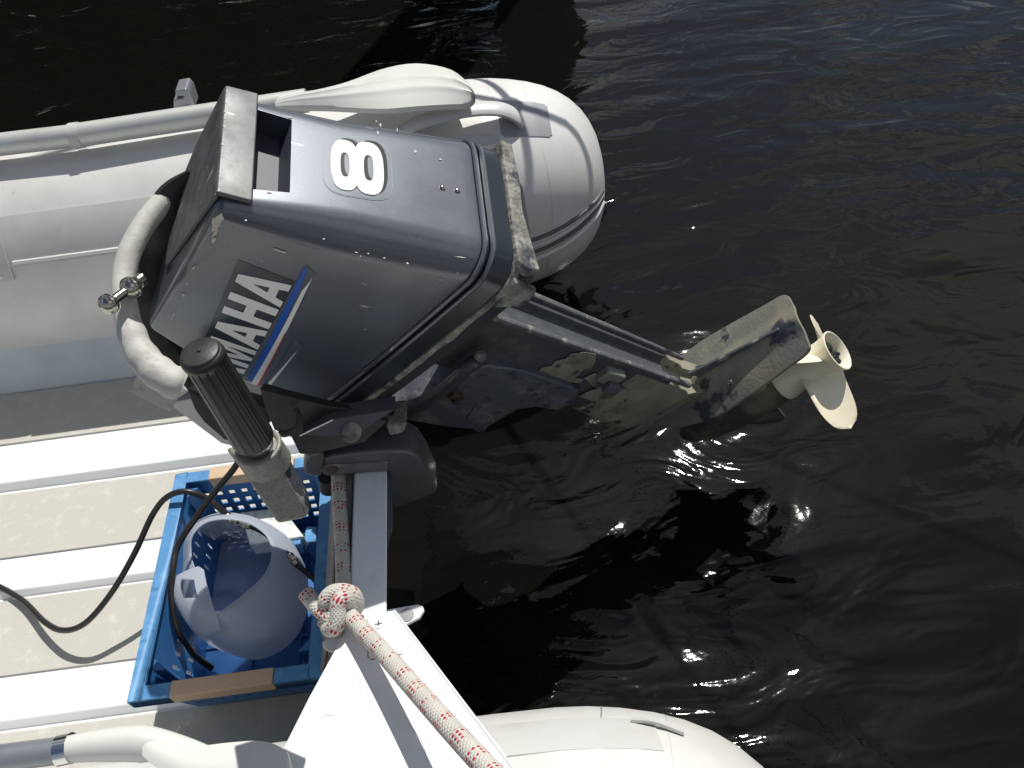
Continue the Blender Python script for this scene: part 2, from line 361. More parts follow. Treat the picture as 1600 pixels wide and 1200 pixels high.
def inpoly(poly, x, y):
    c = False; j = len(poly)-1
    for i in range(len(poly)):
        if (poly[i][1] > y) != (poly[j][1] > y) and x < (poly[j][0]-poly[i][0])*(y-poly[i][1])/(poly[j][1]-poly[i][1])+poly[i][0]: c = not c
        j = i
    return c

# ------------------------------------------------------------------ water
WZ = -.12
me = mesh([(-300, -300, WZ), (300, -300, WZ), (300, 300, WZ), (-300, 300, WZ)], [(0, 1, 2, 3)])
water = link('water', me, m_water, None, 0, dict(kind='structure'))

# mooring piling beyond the boat: only its dark reflection falls inside the photograph
pil = sweep([(.40, 4.15, -1.5), (.39, 4.16, 1), (.37, 4.17, 3.6)], .225, 20)
piling = tag(part('mooring_piling', pil, m_wood, None), 'dark round wooden piling beyond the stern, showing as a black reflection on the water', 'piling')

# wooded bank across the water, out of the frame: its dark mass is what the upper left water mirrors
rg = np.random.default_rng(3); nq = 26000
cl = np.stack([rg.uniform(-22, .2, 90), rg.uniform(10.5, 14, 90), rg.uniform(1.2, 6.6, 90)], 1)
ctr = cl[rg.integers(0, 90, nq)]+rg.normal(0, 1, (nq, 3))*np.array([1.0, .8, .9]); ctr[:, 2] = np.clip(ctr[:, 2], .1, 9); ctr[:, 0] = np.minimum(ctr[:, 0], 1.2)
u1 = rg.normal(0, 1, (nq, 3)); u1 /= np.linalg.norm(u1, axis=1)[:, None]; u2 = np.cross(u1, rg.normal(0, 1, (nq, 3))); u2 /= np.linalg.norm(u2, axis=1)[:, None]
sz = rg.uniform(.12, .30, (nq, 1)); Vq = np.stack([ctr-u1*sz, ctr+u2*sz*.6, ctr+u1*sz, ctr-u2*sz*.6], 1).reshape(-1, 3)
me = bpy.data.meshes.new('m'); me.from_pydata(Vq.tolist(), [], [(4*i, 4*i+1, 4*i+2, 4*i+3) for i in range(nq)])
m_leafs = mat('dark_bank_foliage', (.035, .055, .022), .6, var=((.06, .075, .03), .8, .4, .7))
link('wooded_bank', me, m_leafs, None, 0, dict(kind='stuff', label='dark wooded bank across the water, seen only mirrored in the upper left water', category='trees'))
# line from the piling's head to the quay behind the camera: out of the frame, its soft shadow crosses the far tube's stern
pA = np.array([.37, 4.17, 3.3]); pT = np.array([.085, 1.50, .43]); nn = np.cross(np.array(SUN), pA-pT)
def onl(y, z): return np.array([pT[0]-(nn[1]*(y-pT[1])+nn[2]*(z-pT[2]))/nn[0], y, z])
kn_ = onl(1.98, 1.22)
ln_parts = [sweep(spline([pA, onl(3.0, 2.1), kn_, onl(1.2, 1.28), onl(0, 1.6), onl(-2, 2.4)], 8), .009, 10),
            sweep(spline([kn_+np.array([-1.6, .5, 1.2]), kn_+np.array([-.5, .16, .12]), kn_, kn_+np.array([.3, -.03, .05]), kn_+np.array([1.4, -.2, .9])], 8), .008, 10), sphere(kn_, .022, 12, (1.3, 1, .8))]
ln = tag(part('quay_line', join_data(ln_parts), m_patchdk, None), 'grey knotted line overhead, outside the frame, whose thin shadows cross the far tube', 'rope')

# ------------------------------------------------------------------ the boat
boat = thing('inflatable_boat', 'light grey inflatable dinghy with white floor and white transom board', 'dinghy', (-.9, .85, WZ))
TR = .242; TZ = .2; FY = 1.562; NY = .122
def tube_prof(x1):
    pr = [(-2.6, TR)]
    for x, r in ((-1.5, TR), (-.6, TR), (-.2, TR), (-.08, .2415), (0, .239), (.04, .2355), (.08, .229), (.12, .219), (.155, .206), (.185, .190), (.21, .171), (.232, .148), (.248, .123), (.260, .095), (.267, .065), (.270, .03), (.2705, .005)):
        pr.append((x, r))
    return pr
def tube(yc):
    V, F = revolve((0, yc, TZ), (1, 0, 0), tube_prof(0), 96)
    # slight softness of inflated fabric
    V = [v+np.array([0, 0, .0015*math.sin(9*v[0])+.001*math.sin(23*v[0]+5*v[1])]) for v in V]
    return part('tube', (V, F), m_pvc, boat, sharp=60)
t_far = tube(FY); t_near = tube(NY)
def skinpt(yc, x, th, off=0):
    # point on tube skin: th = angle from the top, positive towards the camera
    pr = tube_prof(0); r = TR
    for (xa, ra), (xb, rb) in zip(pr, pr[1:]):
        if xa <= x <= xb: r = ra+(rb-ra)*(x-xa)/(xb-xa)
    r += off
    return np.array([x, yc-math.sin(th)*r, TZ+math.cos(th)*r])
def skinpatch(yc, outline, off=.0022, n=22, nm='patch', m=m_pvc2, parent=None):
    # outline in (x, angle); grid clipped to it
    xs = [p[0] for p in outline]; ts = [p[1] for p in outline]; x0, x1, t0, t1 = min(xs), max(xs), min(ts), max(ts)
    V = []; F = []; idx = {}
    def vid(i, j, top):
        k = (i, j, top)
        if k not in idx:
            idx[k] = len(V); V.append(skinpt(yc, x0+(x1-x0)*i/n, t0+(t1-t0)*j/n, off if top else -.001))
        return idx[k]
    inside = lambda i, j: 0 <= i < n and 0 <= j < n and inpoly(outline, x0+(x1-x0)*(i+.5)/n, t0+(t1-t0)*(j+.5)/n)
    for i in range(n):
        for j in range(n):
            if inside(i, j):
                F.append((vid(i, j, 1), vid(i+1, j, 1), vid(i+1, j+1, 1), vid(i, j+1, 1)))
                for (di, dj, a_, b_) in ((-1, 0, (i, j), (i, j+1)), (1, 0, (i+1, j+1), (i+1, j)), (0, -1, (i+1, j), (i, j)), (0, 1, (i, j+1), (i+1, j+1))):
                    if not inside(i+di, j+dj): F.append((vid(*a_, 1), vid(*b_, 1), vid(*b_, 0), vid(*a_, 0)))
    return part(nm, (V, F), m, parent, sharp=40)
def rrect(x0, x1, t0, t1, r=.1, n=5):
    rx = (x1-x0)*r; rt = (t1-t0)*r if (t1-t0) > 0 else 0; o = []
    for (cx_, ct, a0) in ((x1-rx, t1-rt, 0), (x0+rx, t1-rt, 90), (x0+rx, t0+rt, 180), (x1-rx, t0+rt, 270)):
        for k in range(n+1):
            a_ = R(a0+90*k/n); o.append((cx_+rx*math.cos(a_), ct+rt*math.sin(a_)))
    return o
def skinline(yc, pts, rad, nm, m, parent, off=0, flat=1):
    P = spline([skinpt(yc, x, th, off) for x, th in pts], 6)
    return part(nm, sweep(P, rad, 8), m, parent)
# seams round the tubes, fittings and a dark rectangle on the far one
for yc, tt in ((FY, t_far), (NY, t_near)):
    for sx in (.045, .12):
        skinline(yc, [(sx+.012*math.sin(k), R(-110+k*22)) for k in range(12)], .0012 if sx < .1 else .0009, 'seam', m_patchdk if sx < .1 else m_pvc2, tt)
skinpatch(FY, rrect(.045, .150, R(8), R(31), .14), nm='patch', m=m_patchdk, parent=t_far)  # dark grey rectangle raised on the far tube's stern
skinpatch(FY, rrect(-.10, .04, R(28), R(34), .3), nm='patch', m=m_pvc2, parent=t_far)
skinpatch(FY, rrect(-1.02, -.28, R(38), R(62), .06), off=.003, nm='seat_mount_patch', m=m_pvc2, parent=t_far)
skinpatch(FY, rrect(-2.2, -.98, R(36), R(68), .04), off=.006, nm='seat_mount_patch', m=m_pvc2, parent=t_far)
skinline(FY, [(-.97+.05*k, R(60)) for k in range(12)], .0045, 'ledge', m_pvc, t_far, off=.004)
skinline(FY, [(-1.9+.1*k, R(66)) for k in range(10)], .004, 'ledge', m_pvc, t_far, off=.004)
# grab handle on the far tube (white moulded loop)
gh = spline([skinpt(FY, -.16, R(22), 0), skinpt(FY, -.12, R(22), .024), skinpt(FY, -.06, R(21), .034), skinpt(FY, .0, R(20), .034), skinpt(FY, .05, R(20), .028), skinpt(FY, .078, R(21), .014), skinpt(FY, .086, R(22), -.002)], 6)
part('grab_handle', sweep(gh, .022, 14, flat=.42, upv=(0, -.1, 1)), m_pvc2, boat)
# stripes of rubbing strake round the lower stern of the far cone
for k, (off, rr, mm) in enumerate(((.0, .007, m_strake), (.002, .006, m_pvc), (.0, .007, m_strake), (.005, .009, m_pvc))):
    th0 = R(86+k*4.2)
    skinline(FY, [(.05+.0185*i, th0 - R(.9*i*i*.10)) for i in range(12)], rr*.7, 'strake', mm, t_far, off=off)
# strap end on the near tube's cone
part('valve_lip', sweep(spline([skinpt(NY, .085, R(-50), .004), skinpt(NY, .11, R(-48), .008), skinpt(NY, .14, R(-46), .005)], 4), .004, 8), m_pvc2, boat)
skinpatch(NY, rrect(-.34, .11, R(-52), R(-36), .06), off=.0015, nm='patch', m=m_pvc2, parent=t_near)

# floor: hull sheet with raised ribs and glued pads
X0f, X1f = -2.5, -.375
def ridge(y0, y1, prof):
    # prof: list of (t across 0..1 near->far, z)
    pts = [(X0f, y0+(y1-y0)*t, z) for t, z in prof]
    return prism(pts+[(X0f, y1, -.02), (X0f, y0, -.02)], (X1f-X0f, 0, 0))
part('floor_panel', box(X0f, X1f, .33, 1.36, -.03, 0), m_grp, boat)
part('hull_side', prism([(X0f, 1.300, 0), (X0f, 1.312, 0), (X0f, 1.36, .10), (X0f, 1.345, .10)], (X1f-X0f, 0, 0)), m_hside, boat)
part('hull_side', prism([(X0f, .39, 0), (X0f, .40, 0), (X0f, .37, .10), (X0f, .355, .10)], (X1f-X0f, 0, 0)), m_hside, boat)
RB = [(1.020, 1.140, [(0, .002), (.10, .016), (.42, .020), (.5, .013), (.60, .010), (.68, .012), (.9, .016), (1, .002)]),
      (.770, .850, [(0, .002), (.12, .012), (.5, .014), (.88, .012), (1, .002)]),
      (.524, .612, [(0, .002), (.12, .013), (.35, .016), (.45, .014), (.6, .0145), (.88, .012), (1, .002)])]
for y0, y1, pr in RB:
    # hull stiffeners, slightly yawed as the boat's floor narrows
    part('floor_rib', ridge(y0, y1, pr), m_grp, boat, bw=.002)
for y0, y1 in ((1.148, 1.295), (.858, 1.012), (.618, .764), (.405, .518)):
    part('floor_pad', box(X0f, X1f-.01, y0, y1, .001, .0045), m_pad, boat, bw=.001)

# transom board
RK = .34
def raked(x0, x1, y0, y1, z0, z1): return prism([(x0-(.38-z0)*RK, y0, z0), (x1-(.38-z0)*RK, y0, z0), (x1-(.38-z1)*RK, y0, z1), (x0-(.38-z1)*RK, y0, z1)], (0, y1-y0, 0))
part('transom', raked(-.238, -.191, .40, 1.31, -.10, .380), m_white, boat, bw=.004)
part('inner_clamp_pad', raked(-.256, -.239, .47, 1.2, .10, .366), m_pad_grey, boat, bw=.002)
part('inner_clamp_pad', raked(-.262, -.257, .47, 1.2, .10, .350), m_pad_grey, boat, bw=.002)
part('outer_clamp_pad', raked(-.190, -.182, .58, 1.12, .16, .366), m_clamp, boat, bw=.002)
# flat bracket passing through the corner with a rounded ear each side
def ear(px):
    P = [Zp(x, y, .352) for x, y in px]; return prism(P, (0, 0, .006))
part('corner_bracket', ear([(600, 956), (655, 947), (662, 950), (664, 957), (657, 968), (640, 977), (622, 986), (600, 990)]), m_plate, boat, bw=.0015)
part('corner_bracket', ear([(540, 998), (512, 1001), (505, 1006), (506, 1013), (515, 1020), (534, 1022), (560, 1010)]), m_plate, boat, bw=.0015)
part('bracket_hole', revolve(Zp(637, 963, .3545), (0, 0, 1), [(0, .009), (.0045, .009), (.0048, .006)], 16), m_patchdk, boat)
# white corner plate from transom up over the near tube
pl0 = Zp(553, 972, .386)
def PLn(px, py):
    n = np.array([0, .235, 1.0]); return onplane(px, py, n, n@pl0)
plate_o = part('corner_plate', prism([PLn(552, 962), PLn(617, 953), PLn(640, 985), PLn(812, 1210), PLn(870, 1290), PLn(392, 1262), PLn(425, 1203), PLn(482, 1090)], (0, 0, -.006)), m_plate, boat, bw=.0018)
part('plate_lip', prism([PLn(614.5, 954), PLn(617.5, 953), PLn(812.5, 1210), PLn(870, 1290), PLn(866, 1292), PLn(808, 1212)], (0, 0, .0015)), m_plate, plate_o, bw=.001)
part('overlap_seam', join_data([sweep([PLn(575, 968)+np.array([0, 0, .0006]), PLn(575, 1026)+np.array([0, 0, .0006]), PLn(580, 1031)+np.array([0, 0, .0006]), PLn(628, 1022)+np.array([0, 0, .0006])], .0007, 6)]), m_patchdk, plate_o)
for k_, pts_ in enumerate((((480, 1150), (505, 1120), (520, 1118)), ((640, 1130), (660, 1160), (668, 1190)), ((560, 1060), (566, 1090), (562, 1120)))):
    part('crease', sweep(spline([PLn(*q_)+np.array([0, 0, .0002]) for q_ in pts_], 5), .0005, 6), m_pvc2, plate_o)
sc_ = PLn(592, 976)
part('screw', revolve(sc_, (0, .2, 1), [(-.001, .006), (.0012, .006), (.0018, .004)], 16), m_white, plate_o)
part('screw_slot', join_data([box(sc_[0]-.0045, sc_[0]+.0045, sc_[1]-.0008, sc_[1]+.0008, sc_[2]+.0012, sc_[2]+.0022), box(sc_[0]-.0008, sc_[0]+.0008, sc_[1]-.0045, sc_[1]+.0045, sc_[2]+.0013, sc_[2]+.0023)]), m_screw, plate_o)
# oarlock on the far tube's crest
ol = onplane(288, 165, (0, 1, 0), 1.66)
def yz(px, py): return Yp(px, py, 1.655)
part('oarlock', prism([yz(271, 172), yz(271, 156), yz(285, 154), yz(287, 151), yz(275, 150), yz(273, 142), yz(290, 139), yz(297, 146), yz(305, 170)], (0, .05, .0)), m_clamp if False else m_shaft_dk, boat, bw=.003)

# ------------------------------------------------------------------ far oar and near oar (they lie on the boat)
def oar_pt(px, py, z): return Zp(px, py, z)
oar1 = thing('oar', 'pale oar lying along the far tube, ribbed blade behind the motor', 'oar', tuple(Zp(100, 215, .46)))
s0 = Zp(-260, 256, .478); s1 = Zp(118, 212, .478); s2 = Zp(340, 178, .478); s3 = Zp(480, 157, .478)
part('shaft', sweep([s0, s1], .0225, 24), m_shaft, oar1)
part('shaft', sweep([s1, s2, s3], .0235, 24), m_shaft, oar1)
dcol = (s2-s1)/np.linalg.norm(s2-s1)
part('collar', sweep([s1-dcol*.006, s1+dcol*.012], .0255, 24), m_pvc2, oar1)
def blade(outline_top, outline_bot, zc, th, m, parent, ribs=1, camber=.018, yoff=0):
    # loft between two edge curves; camber lifts the middle
    n = 28; mcount = 24; T = spline(outline_top, 8); B_ = spline(outline_bot, 8)
    def at(P, t):
        x = t*(len(P)-1); i = min(int(x), len(P)-2); return P[i]+(P[i+1]-P[i])*(x-i)
    V = []; F = []
    for s in (1, -1):
        for i in range(n+1):
            for j in range(mcount+1):
                t = i/n; w = j/mcount; p = at(T, t)*(1-w)+at(B_, t)*w
                env = math.sin(math.pi*min(1, max(0, t)))**.5
                z = camber*math.sin(math.pi*w)*env + ribs*0
                rb = 0
                for cw in (.28, .5, .72): rb += math.exp(-((w-cw)/.035)**2)
                z += .0045*ribs*rb*env*(1 if t < .86 else max(0, (1-t)/.14))
                V.append(p+np.array([0, 0, (z if s > 0 else z-th)]))
    k = (n+1)*(mcount+1)
    for s in (0, 1):
        for i in range(n):
            for j in range(mcount):
                q = (i*(mcount+1)+j, i*(mcount+1)+j+1, (i+1)*(mcount+1)+j+1, (i+1)*(mcount+1)+j)
                F.append(tuple(a_+s*k for a_ in (q if s == 0 else q[::-1])))
    for i in range(n):
        for j in (0, mcount):
            a_ = i*(mcount+1)+j; b_ = (i+1)*(mcount+1)+j; F.append((a_, b_, b_+k, a_+k))
    for j in range(mcount):
        for i in (0, n):
            a_ = i*(mcount+1)+j; F.append((a_, a_+1, a_+1+k, a_+k))
    return part('blade', (V, F), m, parent, sharp=50)
blade([Zp(x, y, .50) for x, y in ((430, 150), (500, 139), (545, 127), (600, 107), (650, 99), (700, 107), (727, 125), (739, 142), (742, 150))],
      [Zp(x, y, .49) for x, y in ((430, 166), (500, 166), (545, 168), (600, 170), (650, 166), (700, 163), (728, 162), (739, 156), (742, 151))], .5, .011, m_oar, oar1, ribs=.6)
oar2 = thing('oar', 'grey shafted oar with white blade lying on the near tube at the lower left', 'oar', tuple(Zp(50, 1180, .4)))
q0 = Zp(-260, 1218, .42); q1 = Zp(98, 1172, .42)
part('shaft', sweep([q0, q1], .0145, 24), m_shaft_dk, oar2)
part('collar', sweep([q1-np.array([.004, 0, 0]), q1+np.array([.01, 0.001, 0])], .0165, 24), m_alu, oar2)
part('throat', sweep(spline([q1+np.array([.008, 0, 0]), Zp(160, 1165, .42), Zp(225, 1162, .42), Zp(290, 1170, .42), Zp(360, 1188, .425)], 6), lambda t: .0165+.006*min(1, t*2)-.017*max(0, (t-.5)/.5), 24, flat=.8), m_oar, oar2)
blade([Zp(x, y, .437) for x, y in ((222, 1150), (262, 1158), (300, 1166), (360, 1160), (410, 1158), (445, 1172), (456, 1200))],
      [Zp(x, y, .437) for x, y in ((222, 1180), (245, 1200), (290, 1225), (350, 1245), (400, 1250), (440, 1235), (456, 1205))], .43, .006, m_oar, oar2, ribs=0, camber=.006)

# ------------------------------------------------------------------ blue crate
crate = thing('plastic_crate', 'blue plastic crate with tan handle inserts standing on the floor beside the transom', 'crate', (-.465, .665, .018))
cx0, cx1, cy0, cy1, cz0, cz1 = -.600, -.328, .470, .855, .018, .19
TP = .046   # taper of the walls towards the bottom
def wall(p00, p10, p01, p11, nx, nz, holes, th, nrm):
    # grid wall from lower edge p00-p10 to upper edge p01-p11 with (i,j) cells left out, given thickness
    p00, p10, p01, p11, nrm = [np.array(q, float) for q in (p00, p10, p01, p11, nrm)]
    V = []; F = []
    def P(i, j, s):
        u = i/nx; v = j/nz; return (p00*(1-u)+p10*u)*(1-v)+(p01*(1-u)+p11*u)*v + nrm*(th*s)
    idx = {}
    def vid(i, j, s):
        if (i, j, s) not in idx: idx[(i, j, s)] = len(V); V.append(P(i, j, s))
        return idx[(i, j, s)]
    solid = lambda i, j: 0 <= i < nx and 0 <= j < nz and (i, j) not in holes
    for i in range(nx):
        for j in range(nz):
            if not solid(i, j): continue
            F.append((vid(i, j, 0), vid(i+1, j, 0), vid(i+1, j+1, 0), vid(i, j+1, 0))); F.append((vid(i, j, 1), vid(i, j+1, 1), vid(i+1, j+1, 1), vid(i+1, j, 1)))
            for di, dj, a_, b_ in ((-1, 0, (i, j), (i, j+1)), (1, 0, (i+1, j), (i+1, j+1)), (0, -1, (i, j), (i+1, j)), (0, 1, (i, j+1), (i+1, j+1))):
                if not solid(i+di, j+dj): F.append((vid(*a_, 0), vid(*b_, 0), vid(*b_, 1), vid(*a_, 1)))
    return V, F
bx0, bx1, by0, by1 = cx0+.025, cx1-.025, cy0+TP, cy1-.03
rw = .016
ux0, ux1, uy0, uy1 = cx0+rw*.6, cx1-rw*.6, cy0+rw*.6, cy1-rw*.6
hol = {(i+di, j+dj) for i in range(3, 40, 4) for j in (6, 10, 14, 18, 22) for di in (0, 1) for dj in (0, 1)}
part('end_wall', wall((bx0, by1, cz0), (bx1, by1, cz0), (ux0, uy1, cz1-.004), (ux1, uy1, cz1-.004), 44, 31, hol, .003, (0, 1, 0)), m_crate, crate)
part('end_wall', wall((bx0, by0, cz0), (bx1, by0, cz0), (ux0, uy0, cz1-.004), (ux1, uy0, cz1-.004), 44, 31, hol, .003, (0, -1, 0)), m_crate, crate)
hol2 = {(i, j) for i in list(range(3, 15, 3))+list(range(30, 43, 3)) for j in (5, 6, 7, 11, 12, 13)}
part('side_wall', wall((bx0, by0, cz0), (bx0, by1, cz0), (ux0, uy0, cz1-.004), (ux0, uy1, cz1-.004), 46, 24, hol2, .003, (-1, 0, 0)), m_crate, crate)
part('side_wall', wall((bx1, by0, cz0), (bx1, by1, cz0), (ux1, uy0, cz1-.004), (ux1, uy1, cz1-.004), 46, 24, hol2, .003, (1, 0, 0)), m_crate, crate)
cbase = part('crate_base', box(bx0, bx1, by0, by1, cz0, cz0+.004), m_crate, crate)
part('base_rib', join_data([box(bx0, bx1, y, y+.004, cz0+.004, cz0+.009) for y in (by0+.09, by0+.17, by0+.25)]+[box(x, x+.004, by0, by1, cz0+.0045, cz0+.0085) for x in (bx0+.08, bx0+.16)]), m_crate, cbase)
# rim, with gaps for the handle inserts in the end walls
hx0, hx1 = -.545, -.395
def rimseg(x0, x1, y0, y1, z0=cz1-.004, z1=cz1): return box(x0, x1, y0, y1, z0, z1)
rim = [rimseg(cx0-.006, cx0+rw, cy0-.006, cy1+.006), rimseg(cx1-rw, cx1+.006, cy0-.006, cy1+.006),
       rimseg(cx0+rw, hx0, cy0-.006, cy0+rw), rimseg(hx1, cx1-rw, cy0-.006, cy0+rw), rimseg(cx0+rw, hx0, cy1-rw, cy1+.006), rimseg(hx1, cx1-rw, cy1-rw, cy1+.006)]
skirt = [box(cx0-.006, cx0-.003, cy0-.006, cy1+.006, cz1-.024, cz1-.004), box(cx1+.003, cx1+.006, cy0-.006, cy1+.006, cz1-.024, cz1-.004),
         box(cx0-.003, cx1+.003, cy0-.006, cy0-.003, cz1-.024, cz1-.004), box(cx0-.003, cx1+.003, cy1+.003, cy1+.006, cz1-.024, cz1-.004)]
ro = part('rim', join_data(rim+skirt), m_crate_rim, crate); bevel(ro, .0012)
for y0, y1 in ((cy0-.0075, cy0+rw+.001), (cy1-rw-.001, cy1+.0075)):
    part('handle_insert', box(hx0+.0005, hx1-.0005, y0, y1, cz1-.022, cz1+.002), m_tan, crate, bw=.002)
for xx, yy in ((bx0, by0), (bx1, by0), (bx0, by1), (bx1, by1)):
    sxx = 1 if xx < -.45 else -1; syy = 1 if yy < .65 else -1
    part('corner_fillet', prism([(xx, yy, cz0+.004), (xx+sxx*.018, yy, cz0+.004), (xx, yy+syy*.018, cz0+.004)], (-sxx*.006, -syy*.006, .16)), m_crate, crate)

# foam block
fb = [Zp(374, 800, .115), Zp(440, 792, .115), Zp(475, 838, .115), Zp(390, 852, .115)]
part_ = part('foam_block', prism(fb, (0, 0, -.035)), m_foam, None, bw=.003); tag(part_, 'white speckled foam block lying in the blue crate under the tiller arm', 'foam block')
fb2 = [Zp(478, 822, .085), Zp(496, 822, .085), Zp(493, 846, .085), Zp(474, 848, .085)]  # sunlit patch of the crate, built as pale blue blocks
part_ = part('crate_sun_patch', join_data([prism(fb2, (0, 0, -.05)), prism([Zp(448, 846, .112), Zp(470, 842, .112), Zp(469, 850, .112), Zp(450, 853, .112)], (0, 0, -.03))]), m_crate_rim, None, bw=.002); tag(part_, 'light blue block standing in for a sunlit patch of the crate beside the foam block', 'painted sun patch')

# ------------------------------------------------------------------ cut jug (bailer)
jug = thing('bailer_jug', 'frosted plastic jug cut open as a bailer, lying in the blue crate', 'bailer', tuple(Zp(380, 960, .03)))
mouth = [(298, 862, .165), (300, 838, .175), (318, 818, .18), (348, 811, .182), (385, 816, .18), (412, 832, .178), (424, 852, .176), (424, 876, .18), (412, 900, .19), (390, 922, .197), (365, 942, .203), (340, 958, .206), (331, 946, .20), (320, 925, .192), (309, 900, .18), (301, 880, .17)]
mouth3 = [Zp(x, y, z) for x, y, z in mouth]
bellyp = [(286, 900, .11), (288, 865, .12), (302, 828, .12), (345, 806, .125), (400, 812, .125), (448, 838, .12), (470, 870, .115), (477, 902, .115), (475, 945, .115), (458, 984, .11), (428, 1010, .105), (392, 1023, .10), (342, 1010, .10), (302, 988, .10), (291, 960, .10), (286, 930, .105)]
belly3 = [Zp(x, y, z) for x, y, z in bellyp]
basep = [(300, 915, .03), (305, 880, .03), (325, 850, .03), (360, 838, .03), (400, 845, .03), (435, 865, .03), (452, 890, .03), (455, 920, .03), (448, 950, .03), (430, 985, .03), (405, 1008, .03), (370, 1012, .03), (335, 1000, .03), (312, 980, .03), (303, 955, .03), (299, 935, .03)]
base3 = [Zp(x, y, z) for x, y, z in basep]
def loopres(P, n=64):
    P = P+[P[0]]; Q = [P[-2]]+P+[P[1]]; o = []
    for k in range(n):
        x = k/n*(len(P)-1); i = int(x); t = x-i; p0, p1, p2, p3 = Q[i], Q[i+1], Q[i+2], Q[i+3]
        o.append(.5*((2*p1)+(-p0+p2)*t+(2*p0-5*p1+4*p2-p3)*t*t+(-p0+3*p1-3*p2+p3)*t**3))
    return o
Lm, Lb, L0 = loopres(mouth3), loopres(belly3), loopres(base3)
V = []; F = []; nl = 64; rows = []
for t in np.linspace(0, 1, 11):     # mouth -> belly, bulging
    s = math.sin(t*math.pi/2)**.85; rows.append([m_*(1-s)+b_*s+np.array([0, 0, (m_[2]-b_[2])*(s-t)*.9]) for m_, b_ in zip(Lm, Lb)])
for t in np.linspace(.12, 1, 9):
    s = 1-math.cos(t*math.pi/2); rows.append([np.array([b_[0]*(1-s)+q_[0]*s, b_[1]*(1-s)+q_[1]*s, b_[2]+(q_[2]-b_[2])*math.sin(t*math.pi/2)]) for b_, q_ in zip(Lb, L0)])
for r_ in rows: V += r_
for i in range(len(rows)-1):
    for k in range(nl): k2 = (k+1) % nl; F.append((i*nl+k, i*nl+k2, (i+1)*nl+k2, (i+1)*nl+k))
F.append(tuple((len(rows)-1)*nl+k for k in range(nl)))
jb = part('jug_body', (V, F), [m_jug, m_jugthin], jug, sharp=70)
for p_ in jb.data.polygons:
    if p_.center.z < .062: p_.material_index = 1
sd = jb.modifiers.new('s', 'SOLIDIFY'); sd.thickness = .0016
def zj(x, y, z): return Zp(x, y, z)
hl_ = spline([zj(*q) for q in ((308, 885, .182), (290, 892, .182), (269, 904, .180), (265, 917, .178), (271, 936, .175), (282, 958, .170), (297, 980, .165), (318, 996, .160))], 4)
hr_ = spline([zj(*q) for q in ((318, 890, .190), (319, 897, .192), (321, 908, .195), (325, 921, .199), (329, 936, .203), (334, 952, .207), (339, 962, .205), (345, 985, .185))], 4)
V = []; F = []; nw = 10; nh = len(hl_)
for s_ in (0, 1):
    for i in range(nh):
        for j in range(nw+1):
            V.append(hl_[i]*(1-j/nw)+hr_[i]*(j/nw)+np.array([0, 0, .004*math.sin(math.pi*j/nw)-.004*s_]))
hcell = lambda i, j: 8 <= i <= 15 and 3 <= j <= 6
okc = lambda i, j: 0 <= i < nh-1 and 0 <= j < nw and not hcell(i, j)
vi = lambda i, j, s_: s_*nh*(nw+1)+i*(nw+1)+j
for i in range(nh-1):
    for j in range(nw):
        if not okc(i, j): continue
        F.append((vi(i, j, 0), vi(i, j+1, 0), vi(i+1, j+1, 0), vi(i+1, j, 0))); F.append((vi(i, j, 1), vi(i+1, j, 1), vi(i+1, j+1, 1), vi(i, j+1, 1)))
        for di, dj, a_, b_ in ((-1, 0, (i, j), (i, j+1)), (1, 0, (i+1, j), (i+1, j+1)), (0, -1, (i, j), (i+1, j)), (0, 1, (i, j+1), (i+1, j+1))):
            if not okc(i+di, j+dj): F.append((vi(*a_, 0), vi(*b_, 0), vi(*b_, 1), vi(*a_, 1)))
part('handle', (V, F), m_jug, jug, sharp=60)
part('rim_edge', sweep(Lm+[Lm[0], Lm[1]], .0013, 6, cap=False), m_jug, jug)
part('moulded_mark', join_data([box(*(lambda q: (q[0]-.001, q[0]+.0012, q[1]-.0018, q[1]+.0018, q[2]-.001, q[2]+.0007))(Zp(x, y, z))) for x, y, z in ((419, 886, .172), (416, 895, .170), (413, 903, .168), (410, 911, .166), (406, 919, .163), (403, 927, .160))]), m_patchdk, jug)

# ------------------------------------------------------------------ hoses
def hose(name, label, pts, rad=.0052, cat='hose'):
    o = part(name, sweep(spline([Zp(*p) for p in pts], 10), rad, 14), m_hose, None); return tag(o, label, cat, 'black hoses round the crate')
hose('fuel_hose', 'black hose looping over the floor and over the left rim of the crate',
     [(-60, 900, .012), (-10, 913, .014), (35, 938, .02), (70, 972, .035), (100, 985, .05), (135, 972, .07), (175, 925, .10), (210, 865, .14), (238, 805, .18), (262, 776, .205), (292, 768, .21), (325, 780, .19), (356, 806, .16), (364, 812, .155)])
hose('fuel_hose', 'black hose hanging from the tiller into the crate, round the left of the jug',
     [(385, 690, .31), (369, 727, .285), (337, 767, .255), (309, 805, .23), (287, 836, .212), (275, 861, .20), (270, 892, .192), (268, 917, .182), (269, 945, .17), (273, 967, .155), (281, 992, .135), (294, 1011, .11), (308, 1027, .085), (331, 1044, .055)])
hose('fuel_hose', 'short black hose with brass fittings running behind the jug to the crate side',
     [(364, 812, .155), (388, 821, .15), (412, 832, .15), (435, 850, .15), (452, 870, .15), (466, 884, .148), (480, 896, .145), (492, 906, .14), (505, 925, .12)], rad=.0046)
def fitting(px0, px1, label):   # three of a kind
    p, q = Zp(*px0), Zp(*px1); d = q-p; Ln = np.linalg.norm(d); u = d/Ln
    t = thing('hose_fitting', label, 'hose fitting', tuple(p), 'hose fittings in the crate')
    part('barrel', sweep([p, q], .0058, 12), m_brass, t); part('nut', sweep([p+u*Ln*.3, p+u*Ln*.62], .0078, 6), m_brass, t, sharp=20)
    part('collar', sweep([p-u*.002, p+u*.002], .0068, 12), m_steel, t)
